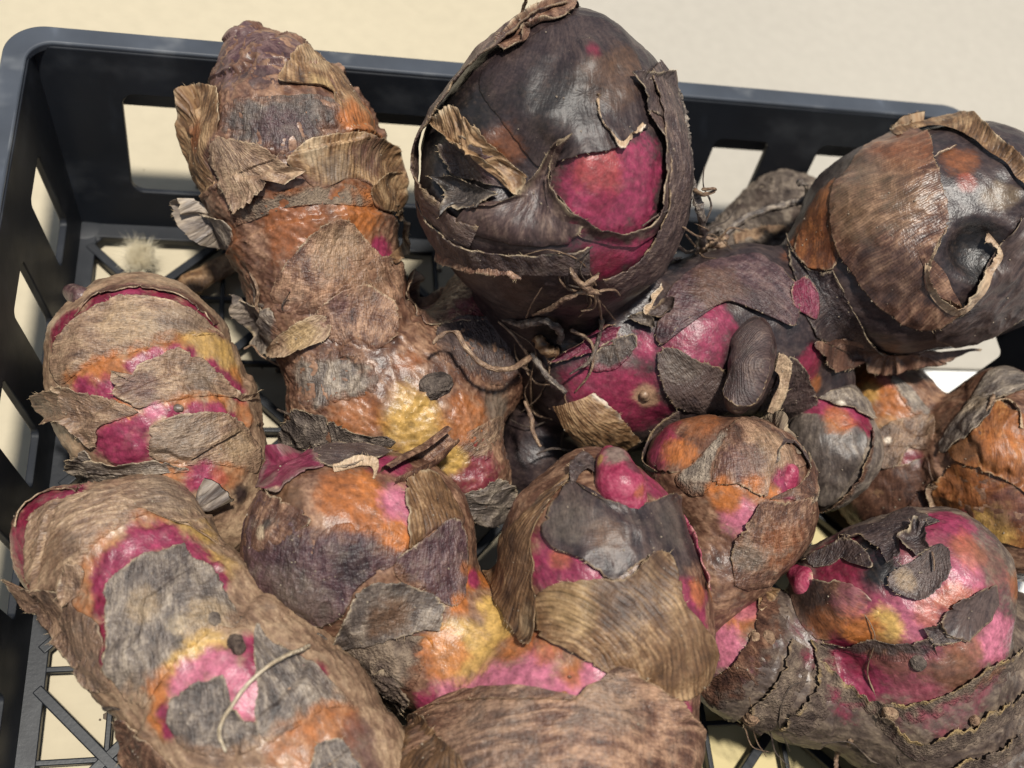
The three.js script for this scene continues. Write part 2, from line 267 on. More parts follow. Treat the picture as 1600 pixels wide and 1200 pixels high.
function geometry(pos, col, uv, idx, nor) {
  const g = new THREE.BufferGeometry();
  g.setAttribute('position', new THREE.BufferAttribute(pos, 3)); g.setAttribute('color', new THREE.BufferAttribute(col, 3)); g.setAttribute('uv', new THREE.BufferAttribute(uv, 2)); g.setIndex(new THREE.BufferAttribute(idx, 1));
  if (nor) g.setAttribute('normal', new THREE.BufferAttribute(nor, 3)); else g.computeVertexNormals();
  return g;
}
function flesh(B, p, r1, out) {
  tone(B.pal, 0.5 + (B.tone ?? 0) + 0.36 * fbm(p[0] / 9, p[1] / 9, p[2] / 9, 4) + 0.2 * (r1 - 0.4) + 0.18 * noise(p[0] * 1.1, p[1] * 1.1, p[2] * 1.1) + 0.12 * noise(p[0] * 2.6, p[1] * 2.6, p[2] * 2.6), out);
  stainAndShade(out, p, B.spots);
  const d = (B.dust ?? 0.25) * sstep(0.1, 0.55, fbm(p[0] / 4 + 30, p[1] / 4, p[2] / 4, 4)); for (let i = 0; i < 3; i++) out[i] = mix(out[i], DUST[i], d);
}
// The flesh of a rhizome: surface nets over its field, shrivelled and coloured by noise, stains and painted shade.
function bodyGeometry(F, B, cell) {
  const n = [0, 1, 2].map((j) => Math.ceil((F.hi[j] - F.lo[j]) / cell) + 1), [nx, ny, nz] = n, val = new Float32Array(nx * ny * nz), S = 6;
  for (let k0 = 0; k0 < nz; k0 += S) for (let j0 = 0; j0 < ny; j0 += S) for (let i0 = 0; i0 < nx; i0 += S) {
    const c = F.sd(F.lo[0] + (i0 + S / 2) * cell, F.lo[1] + (j0 + S / 2) * cell, F.lo[2] + (k0 + S / 2) * cell), far = Math.abs(c) > S * cell * 1.05 + 2;
    for (let k = k0; k < Math.min(nz, k0 + S); k++) for (let j = j0; j < Math.min(ny, j0 + S); j++) for (let i = i0; i < Math.min(nx, i0 + S); i++)
      val[(k * ny + j) * nx + i] = far ? c : F.sd(F.lo[0] + i * cell, F.lo[1] + j * cell, F.lo[2] + k * cell);
  }
  const id = new Int32Array(nx * ny * nz).fill(-1), V = [], at = (i, j, k) => (k * ny + j) * nx + i;
  for (let k = 0; k < nz - 1; k++) for (let j = 0; j < ny - 1; j++) for (let i = 0; i < nx - 1; i++) {
    const b = at(i, j, k), s = val[b] < 0; let m = 0;
    for (let c = 1; c < 8; c++) if ((val[b + (c & 1) + ((c >> 1) & 1) * nx + (c >> 2) * nx * ny] < 0) !== s) { m = 1; break; }
    if (!m) continue;
    let q = [F.lo[0] + (i + .5) * cell, F.lo[1] + (j + .5) * cell, F.lo[2] + (k + .5) * cell];
    id[b] = V.length; V.push(q);
  }
  const N = V.length, pos = new Float32Array(N * 3), col = new Float32Array(N * 3), P = new Array(N), c3 = [0, 0, 0];
  for (let v = 0; v < N; v++) {
    const [p, g] = F.onto(V[v], 2), wr = B.wrinkle ?? 0.35, l = F.relief ? F.relief(p) : lump(p);
    const r1 = ridge(p[0] / 5, p[1] / 2.6, p[2] / 5), r2 = ridge(p[0] / 1.9 + 4, p[1] / 1.3, p[2] / 1.9);
    const h = l + wr * (r1 * r1 * 1.2 + 0.5 * r2) + 0.08 * noise(p[0] * 2, p[1] * 2, p[2] * 2);
    for (let i = 0; i < 3; i++) pos[v * 3 + i] = (p[i] + g[i] * h) * 0.001;
    P[v] = g;
    flesh(B, p, r1, c3); for (let i = 0; i < 3; i++) col[v * 3 + i] = c3[i];
  }
  const idx = [];
  const quad = (a, b, c, d, flip) => { if (a < 0 || b < 0 || c < 0 || d < 0) return; if (flip) idx.push(a, c, b, a, d, c); else idx.push(a, b, c, a, c, d); };
  for (let k = 1; k < nz - 1; k++) for (let j = 1; j < ny - 1; j++) for (let i = 1; i < nx - 1; i++) {
    const b = at(i, j, k), s = val[b] < 0;
    if (s !== (val[b + 1] < 0)) quad(id[b], id[b - nx], id[b - nx - nx * ny], id[b - nx * ny], s ? 1 : 0);
    if (s !== (val[b + nx] < 0)) quad(id[b], id[b - nx * ny], id[b - nx * ny - 1], id[b - 1], s ? 1 : 0);
    if (s !== (val[b + nx * ny] < 0)) quad(id[b], id[b - 1], id[b - 1 - nx], id[b - nx], s ? 1 : 0);
  }
  // uv per face along its main axis, vertices split where that axis changes
  const tmp = geometry(pos, col, new Float32Array(N * 2), new Uint32Array(idx)), nor = tmp.attributes.normal.array;
  const map = new Map(), src = [], ax = [], out = new Uint32Array(idx.length);
  for (let t = 0; t < idx.length; t += 3) {
    const g = P[idx[t]], a = [Math.abs(g[0]), Math.abs(g[1]), Math.abs(g[2])], m = a[0] > a[1] && a[0] > a[2] ? 0 : a[1] > a[2] ? 1 : 2;
    for (let e = 0; e < 3; e++) { const key = idx[t + e] * 3 + m; let w = map.get(key); if (w === undefined) { w = src.length; map.set(key, w); src.push(idx[t + e]); ax.push(m); } out[t + e] = w; }
  }
  const M = src.length, p2 = new Float32Array(M * 3), c2 = new Float32Array(M * 3), n2 = new Float32Array(M * 3), u2 = new Float32Array(M * 2);
  for (let v = 0; v < M; v++) {
    const s = src[v] * 3, m = ax[v]; for (let i = 0; i < 3; i++) { p2[v * 3 + i] = pos[s + i]; c2[v * 3 + i] = col[s + i]; n2[v * 3 + i] = nor[s + i]; }
    u2[v * 2] = pos[s + (m === 0 ? 1 : 0)] / 0.02; u2[v * 2 + 1] = pos[s + (m === 2 ? 1 : 2)] / 0.02;
  }
  return geometry(p2, c2, u2, out, n2);
}
// A scale leaf (bract): a thin shell over the field, with its own outline, thickness, lifted and torn edges, veins that fan out from a point.
function bractGeometry(F, b, seed, step, B) {
  const strip = !!b.a, o = strip ? b.a : b.o, all = strip ? [...b.a, ...b.b] : o, n = o.length, c0 = [0, 0, 0], W = strip ? 0 : 1;
  for (const q of all) for (let i = 0; i < 3; i++) c0[i] += q[i] / all.length;
  const [c, nc] = F.onto(c0, 6);
  const F0 = F; { let ext = 0; for (const q of all) ext = Math.max(ext, Math.hypot(q[0] - c[0], q[1] - c[1], q[2] - c[2])); F = F0.near(c, ext) ?? F0; }
  const spl = (a, bb, cc, d, t) => 0.5 * (2 * bb + (cc - a) * t + (2 * a - 5 * bb + 4 * cc - d) * t * t + (3 * bb - a - 3 * cc + d) * t * t * t);
  let per = 0; const seg = []; for (let i = 0; i < n - 1 + W; i++) { const a = o[i], d = o[(i + 1) % n], l = Math.hypot(a[0] - d[0], a[1] - d[1], a[2] - d[2]); seg.push(l); per += l; }
  const TH = Math.round(clamp(per / step, 30, 700)), ring = [], rad = [], foot = [], pick = (i) => W ? (i + n) % n : clamp(i, 0, n - 1);
  for (let k = 0; k < TH; k++) {
    const along = k / (TH - 1 + W);
    let s = along * per, i = 0; while (s > seg[i] && i < n - 2 + W) s -= seg[i++];
    const t = clamp(s / seg[i]), A = o[pick(i - 1)], B = o[i], C = o[pick(i + 1)], D = o[pick(i + 2)];
    if (strip) { const x = along * (b.b.length - 1), j = Math.min(b.b.length - 2, Math.floor(x)), y = x - j, g = (m) => b.b[clamp(m, 0, b.b.length - 1)]; foot.push([0, 1, 2].map((z) => spl(g(j - 1)[z], g(j)[z], g(j + 1)[z], g(j + 2)[z], y))); foot[k].push(mix(g(j)[3], g(j + 1)[3], y)); } else foot.push(c);
    const q = [0, 1, 2].map((j) => b.sharp ? mix(B[j], C[j], t) : spl(A[j], B[j], C[j], D[j], t)), lift = mix(B[3], C[3], t * t * (3 - 2 * t));
    const free = sstep(-0.4, 0.5, lift), w = k / TH * per, R = b.rag ?? 1;
    const sgn = seed * 3.7, jag = free * R * (0.9 * noise(w / 7, sgn, 1) + 0.6 * noise(w / 2.2, sgn, 5) + 0.35 * noise(w / 0.7, sgn, 9) - 0.9 * sstep(0.35, 0.5, noise(w / 3.1, sgn, 14)));
    const ft = foot[k], l = Math.hypot(q[0] - ft[0], q[1] - ft[1], q[2] - ft[2]) || 1, m = 1 + (jag + (free < 0.3 ? 0.5 * noise(w / 3, sgn, 3) : 0)) / l;
    for (let j = 0; j < 3; j++) q[j] = ft[j] + (q[j] - ft[j]) * m;
    ring.push([...q, lift + free * (b.curl ?? 0.5) * noise(w / 5, sgn, 21)]); rad.push(l);
  }
  // tangent axes at the middle, for the veins
  const up = Math.abs(nc[1]) < 0.9 ? [0, 1, 0] : [1, 0, 0];
  let e1 = [up[1] * nc[2] - up[2] * nc[1], up[2] * nc[0] - up[0] * nc[2], up[0] * nc[1] - up[1] * nc[0]]; const l1 = Math.hypot(...e1); e1 = e1.map((x) => x / l1);
  const e2 = [nc[1] * e1[2] - nc[2] * e1[1], nc[2] * e1[0] - nc[0] * e1[2], nc[0] * e1[1] - nc[1] * e1[0]];
  const flat = (p) => { const d = [p[0] - c[0], p[1] - c[1], p[2] - c[2]]; return [d[0] * e1[0] + d[1] * e1[1] + d[2] * e1[2], d[0] * e2[0] + d[1] * e2[1] + d[2] * e2[2]]; };
  const f2 = flat(b.f), R0 = Math.hypot(...f2) || 1, base = Math.atan2(-f2[1], -f2[0]);
  const meanR = rad.reduce((x, y) => x + y, 0) / TH, T = Math.round(clamp(meanR / step, strip ? 6 : 10, 140)), TI = 9;
  const us = b.us ?? 20, vein = b.vein ?? ({ gold: .08, brown: .06, tan: .05 }[b.pal] ?? 0), vs = b.vs ?? 1.15;
  const thick = b.thick ?? 0.45, h0 = b.h ?? 0.5, wr = 1.25 * (b.wr ?? 0.3), bulge = b.bulge ?? 0;
  const nv = 1 + T * TH, ni = TI * TH, N = nv + ni, pos = new Float32Array(N * 3), col = new Float32Array(N * 3), uv = new Float32Array(N * 2), c3 = [0, 0, 0], c4 = [0, 0, 0], E = COL[b.edge ?? 'pale'], ew = b.ew ?? 0.4;
  let lm = 0; for (const r of ring) lm += r[3] / TH;
  const low = (k) => strip ? foot[k][3] : lm;
  const put = (v, p0, t, lift, inner, k, rise = null) => {
    const [p, g] = F.onto(p0, strip || t > 0.85 ? 2 : 3), q = flat(p), dx = q[0] - f2[0], dy = q[1] - f2[1], R = Math.hypot(dx, dy); let an = Math.atan2(dy, dx) - base; if (an > Math.PI) an -= 2 * Math.PI; if (an < -Math.PI) an += 2 * Math.PI;
    const wob = 1.6 * noise(p[0] / 14 + seed, p[1] / 14, p[2] / 14), ac = (b.arc ? R : an * R0) + wob, al = b.arc ? an * R0 : R;
    const S = strip ? t : lift > 0 ? Math.pow(t, 3.2) : Math.pow(t, 7);
    const fr = noise(ac / 0.8, al / 7, seed), vl = vein ? Math.pow(Math.abs(Math.sin(ac * Math.PI / vs + 0.9 * noise(ac / 3, al / 9, seed + 2) + 0.35 * noise(ac, al / 2, seed + 5))), 6) * (0.6 + 0.4 * noise(ac / 2, al / 6, seed + 3)) : 0, fr2 = noise(ac / 2.6, al / 11, seed + 8), w2 = ridge(ac / 3.4, al / 7, seed + 4);
    let h = h0 + F0.relief(p) + (rise ?? lift * S) + bulge * (strip ? Math.sin(t * Math.PI) : 1 - t * t) + wr * (0.45 * w2 * w2 + 0.3 * fr2) + 0.07 * fr - 0.22 * vein * vl * 1.6 + 0.06 * noise(p[0] * 2.2, p[1] * 2.2, p[2] * 2.2) + (b.ripple ?? 0.9) * fbm(p[0] / 8 + seed * 5, p[1] / 8, p[2] / 8, 2);
    if (inner) h -= thick * (1 + 0.6 * (1 - t));
    for (let i = 0; i < 3; i++) pos[v * 3 + i] = (p[i] + g[i] * h) * 0.001;
    uv[v * 2] = ac / us; uv[v * 2 + 1] = al / us;
    let f = 0.50 + 0.17 * fr + 0.15 * fr2 - vein * vl + 0.24 * fbm(p[0] / 9 + seed * 9, p[1] / 9, p[2] / 9, 4) + 0.24 * (w2 - 0.4) * Math.min(1, wr * 2.5) + 0.14 * noise(p[0] * 1.3, p[1] * 1.3, p[2] * 1.3) + 0.12 * noise(p[0] * 2.9, p[1] * 2.9, p[2] * 2.9) + (b.tone ?? 0);
    tone(inner ? (b.inner ?? b.pal) : b.pal, inner ? f + 0.1 : f, c3);
    if (!inner) {
      stainAndShade(c3, p, b.spots);
      const d = (b.dust ?? 0.25) * sstep(0.02, 0.5, fbm(p[0] / 5 + 30, p[1] / 5, p[2] / 5, 4) + 0.18 * noise(p[0] * 1.7, p[1] * 1.7, p[2] * 1.7)); for (let i = 0; i < 3; i++) c3[i] = mix(c3[i], DUST[i] * (1 + 0.5 * noise(p[0] * 2.7, p[1] * 2.7, p[2] * 2.7)), d);
    }
    if (!inner && B) { const m = strip ? (low(k) <= 0 ? 1 - sstep(0.05, 0.6, t + 0.5 * noise(p[0] / 3, p[1] / 3, p[2] / 3)) : 0) : sstep(0.1, -0.25, lift) * sstep(0.55, 0.96, t + 0.3 * noise(p[0] / 3, p[1] / 3, p[2] / 3)); if (m > 0.01) { flesh(B, p, 0.4, c4); for (let i = 0; i < 3; i++) c3[i] = mix(c3[i], c4[i], m); } }
    const te = sstep(-0.3, 0.6, lift) * sstep(-0.35, 0.45, noise(p[0] / 6 + seed, p[1] / 6, p[2] / 6) + 0.4 * noise(p[0] / 1.5, p[1] / 1.5, p[2] / 1.5) + (b.edgeMore ?? 0)) * sstep(1 - ew * 1.6 / rad[k], 1 - ew * 0.4 / rad[k], t + 0.5 / rad[k] * noise(p[0] * .8, p[1] * .8, p[2] * .8)) * 0.66;
    for (let i = 0; i < 3; i++) col[v * 3 + i] = mix(c3[i], E[i], te);
  };
  const lerp3 = (k, t) => [0, 1, 2].map((i) => mix(foot[k][i], ring[k][i], t));
  put(0, c, 0, lm, false, 0);
  for (let r = 1; r <= T; r++) { const t = strip ? (r - 1) / (T - 1) : r / T; for (let k = 0; k < TH; k++) put(1 + (r - 1) * TH + k, lerp3(k, t), t, strip ? 1 : mix(lm, ring[k][3], t), false, k, strip ? mix(low(k), ring[k][3], t * t) : null); }
  for (let r = 0; r < TI; r++) { const t = 1 - r * 0.09; for (let k = 0; k < TH; k++) put(nv + r * TH + k, lerp3(k, t), t, strip ? 1 : mix(lm, ring[k][3], t), true, k, strip ? mix(low(k), ring[k][3], t * t) : null); }
  const idx = [], e = (a, bb, cc) => idx.push(a, bb, cc);
  const K = TH - 1 + W;                                     // a strip is open at its ends
  if (W) for (let k = 0; k < TH; k++) { const k2 = (k + 1) % TH; e(0, 1 + k, 1 + k2); }
  for (let r = 0; r < T - 1; r++) for (let k = 0; k < K; k++) { const k2 = (k + 1) % TH, a = 1 + r * TH; e(a + k, a + TH + k, a + TH + k2); e(a + k, a + TH + k2, a + k2); }
  const lastO = 1 + (T - 1) * TH; for (let k = 0; k < K; k++) { const k2 = (k + 1) % TH; e(lastO + k, nv + k, nv + k2); e(lastO + k, nv + k2, lastO + k2); }
  for (let r = 0; r < TI - 1; r++) for (let k = 0; k < K; k++) { const k2 = (k + 1) % TH, a = nv + r * TH; e(a + k, a + TH + k, a + TH + k2); e(a + k, a + TH + k2, a + k2); }
  // turn the faces outward
  { const f0 = W ? 0 : 3 * (2 * K * Math.floor((T - 1) / 2) + 2 * Math.floor(K / 2)), a = idx[f0] * 3, q = idx[f0 + 1] * 3, s = idx[f0 + 2] * 3, u = [0, 1, 2].map((i) => pos[q + i] - pos[a + i]), w = [0, 1, 2].map((i) => pos[s + i] - pos[a + i]);
    const gc = F.grad(pos[a] * 1000, pos[a + 1] * 1000, pos[a + 2] * 1000), d = gc[0] * (u[1] * w[2] - u[2] * w[1]) + gc[1] * (u[2] * w[0] - u[0] * w[2]) + gc[2] * (u[0] * w[1] - u[1] * w[0]);
    if (d < 0) for (let i = 0; i < idx.length; i += 3) { const t = idx[i + 1]; idx[i + 1] = idx[i + 2]; idx[i + 2] = t; } }
  const g = geometry(pos, col, uv, new Uint32Array(idx)); g.userData = { outer: 1 + (T - 1) * TH + TH, rim: lastO, TH, lifts: ring.map((q) => q[3]) }; return g;
}
// A rootlet or strand: a tapered, kinked tube through points [x, y, z, r] in millimetres.
function strandGeometry(pts, pal, seed, knob = 0.3) {
  const cv = new THREE.CatmullRomCurve3(pts.map((q) => new THREE.Vector3(q[0], q[1], q[2]))), len = cv.getLength(), n = Math.max(16, Math.round(len / 0.5)), m = 9, fr = cv.computeFrenetFrames(n);
  const pos = new Float32Array((n + 1) * m * 3), col = new Float32Array((n + 1) * m * 3), uv = new Float32Array((n + 1) * m * 2), idx = [], c3 = [0, 0, 0];
  for (let i = 0; i <= n; i++) {
    const t = i / n, p = cv.getPoint(t), x = t * (pts.length - 1), a = Math.min(pts.length - 2, Math.floor(x)), r0 = mix(pts[a][3], pts[a + 1][3], x - a) * (i === 0 || i === n ? 0.25 : 1);
    const kx = 0.5 * r0 * noise(t * len / 5, seed, 1), ky = 0.5 * r0 * noise(t * len / 5, seed, 9);
    for (let k = 0; k < m; k++) {
      const an = k / m * 2 * Math.PI, r = r0 * (1 + knob * noise(t * len / 1.4, Math.cos(an) * 1.5 + seed, Math.sin(an) * 1.5)), N = fr.normals[i], B = fr.binormals[i], v = i * m + k, ca = Math.cos(an) * r + kx, sa = Math.sin(an) * r + ky;
      pos.set([(p.x + N.x * ca + B.x * sa) * 0.001, (p.y + N.y * ca + B.y * sa) * 0.001, (p.z + N.z * ca + B.z * sa) * 0.001], v * 3);
      tone(pal, 0.5 + 0.5 * noise(t * len / 3, an, seed) + 0.25 * noise(t * len, an * 2, seed), c3); col.set(c3, v * 3); uv[v * 2] = k / m * 0.4; uv[v * 2 + 1] = t * len / 20;
      if (i < n) { const k2 = (k + 1) % m; idx.push(v, i * m + k2, v + m, i * m + k2, (i + 1) * m + k2, v + m); }
    }
  }
  return geometry(pos, col, uv, new Uint32Array(idx));
}
function loose(name, label, category, pts, pal, knob) {
  const g = strandGeometry(pts, pal, 5.5, knob), p = pts[0].map((x) => x * 0.001); g.translate(-p[0], -p[1], -p[2]);
  const o = mesh(name, g, MAT.paper, scene); o.position.set(p[0], p[1], p[2]); return tag(o, label, category);
}
let seedCount = 0;
function rhizome(R) {
  const F = makeField(R.chains, R.k ?? 9, R.cuts, R.adds), rl = (R.rings ?? []).map((q, i) => q ? ringRelief(R.chains[i], q[0], q[1], i + 1) : null).filter(Boolean), g = new THREE.Group(); g.name = numbered(R.name ?? 'rhizome'); scene.add(g);
  F.relief = (p) => { let h = lump(p); for (const q of rl) h += q(p); return h; };
  tag(g, R.label, R.category ?? 'rhizome');
  // base of the thing: the lowest middle of its field
  const ox = (F.lo[0] + F.hi[0]) / 2 * 0.001, oy = Math.max(F.lo[1] + 4, -81) * 0.001, oz = (F.lo[2] + F.hi[2]) / 2 * 0.001; g.position.set(ox, oy, oz);
  const add = (name, geo, m, label) => { geo.translate(-ox, -oy, -oz); const o = mesh(name, geo, m, g); if (label) o.userData.label = label; return o; };
  add('body', bodyGeometry(F, R.body, R.cell ?? 1.0), MAT[R.body.mat ?? 'skin']);
  const r = rng(R.label.length * 77), grains = [], hairs = [], V = (a, i) => new THREE.Vector3(a[i * 3], a[i * 3 + 1], a[i * 3 + 2]);
  for (const b of R.bracts) {
    const geo = bractGeometry(F, b, ++seedCount * 1.37, b.step ?? 0.5, R.body), { outer, rim, TH, lifts } = geo.userData, ps = geo.attributes.position.array, ns = geo.attributes.normal.array;
    for (let k = 0; k < TH * 0.22; k++) {                   // torn fibres along the free edge
      const i = Math.floor(r() * TH); if (lifts[i] < 0.4 || r() < 0.35) continue;
      const p = V(ps, rim + i), q = V(ps, rim - TH + i), n = V(ns, rim + i), d = p.clone().sub(q).normalize().add(n.multiplyScalar(0.5 * (r() - 0.3))).add(new THREE.Vector3(r() - .5, r() - .5, r() - .5).multiplyScalar(1.3)).normalize();
      hairs.push([p, d, (0.4 + 2.2 * r() * r()) * 0.001]);
    }
    for (let k = 0; k < outer / 420; k++) { const i = Math.floor(r() * outer), n = V(ns, i); if (noise(ps[i * 3] * 130, ps[i * 3 + 1] * 130, ps[i * 3 + 2] * 130) > -0.05) grains.push([V(ps, i), n, (0.10 + 0.34 * r() ** 3) * 0.001]); }
    add(b.n ?? 'bract', geo, MAT[b.mat ?? (b.pal === 'gold' || b.pal === 'amber' ? 'vein' : 'paper')], b.label);
  }
  const bits = (name, list, make, m) => { if (!list.length) return; const o = add(name, mergeGeometries(list.map(make)), m); o.userData.kind = 'stuff'; };
  bits('soil_grain', grains, ([p, n, s]) => { const q = new THREE.IcosahedronGeometry(s, 0); q.scale(1, 0.7 + 0.5 * r(), 0.8); q.rotateY(r() * 6); q.rotateX(r() * 6); q.translate(p.x + n.x * s * .4, p.y + n.y * s * .4, p.z + n.z * s * .4); q.deleteAttribute('uv'); return q; }, GRAIN);
  bits('torn_fibre', hairs, ([p, d, l]) => { const w = 0.00009, q = new THREE.ConeGeometry(w, l, 4, 2); q.translate(0, l / 2, 0); q.applyQuaternion(new THREE.Quaternion().setFromUnitVectors(new THREE.Vector3(0, 1, 0), d)); q.translate(p.x, p.y, p.z); q.deleteAttribute('uv'); return q; }, HAIR);
  for (const b of R.buds ?? []) { const K = makeField(b.chains, b.k ?? 3), ko = add(b.n ?? 'bud', bodyGeometry(K, b, b.cell ?? 0.5), MAT[b.mat ?? 'skin'], b.label); K.relief = lump;
    for (const c of b.bracts ?? []) { const geo = bractGeometry(K, c, ++seedCount * 1.37, 0.35, null); geo.translate(-ox, -oy, -oz); mesh('sheath', geo, MAT[c.mat ?? 'paper'], ko); } }
  for (const s of R.roots ?? []) add(s.n ?? 'rootlet', strandGeometry(s.p, s.pal ?? 'tan', ++seedCount * 2.1, s.knob), MAT.paper, s.label);
  return g;
}

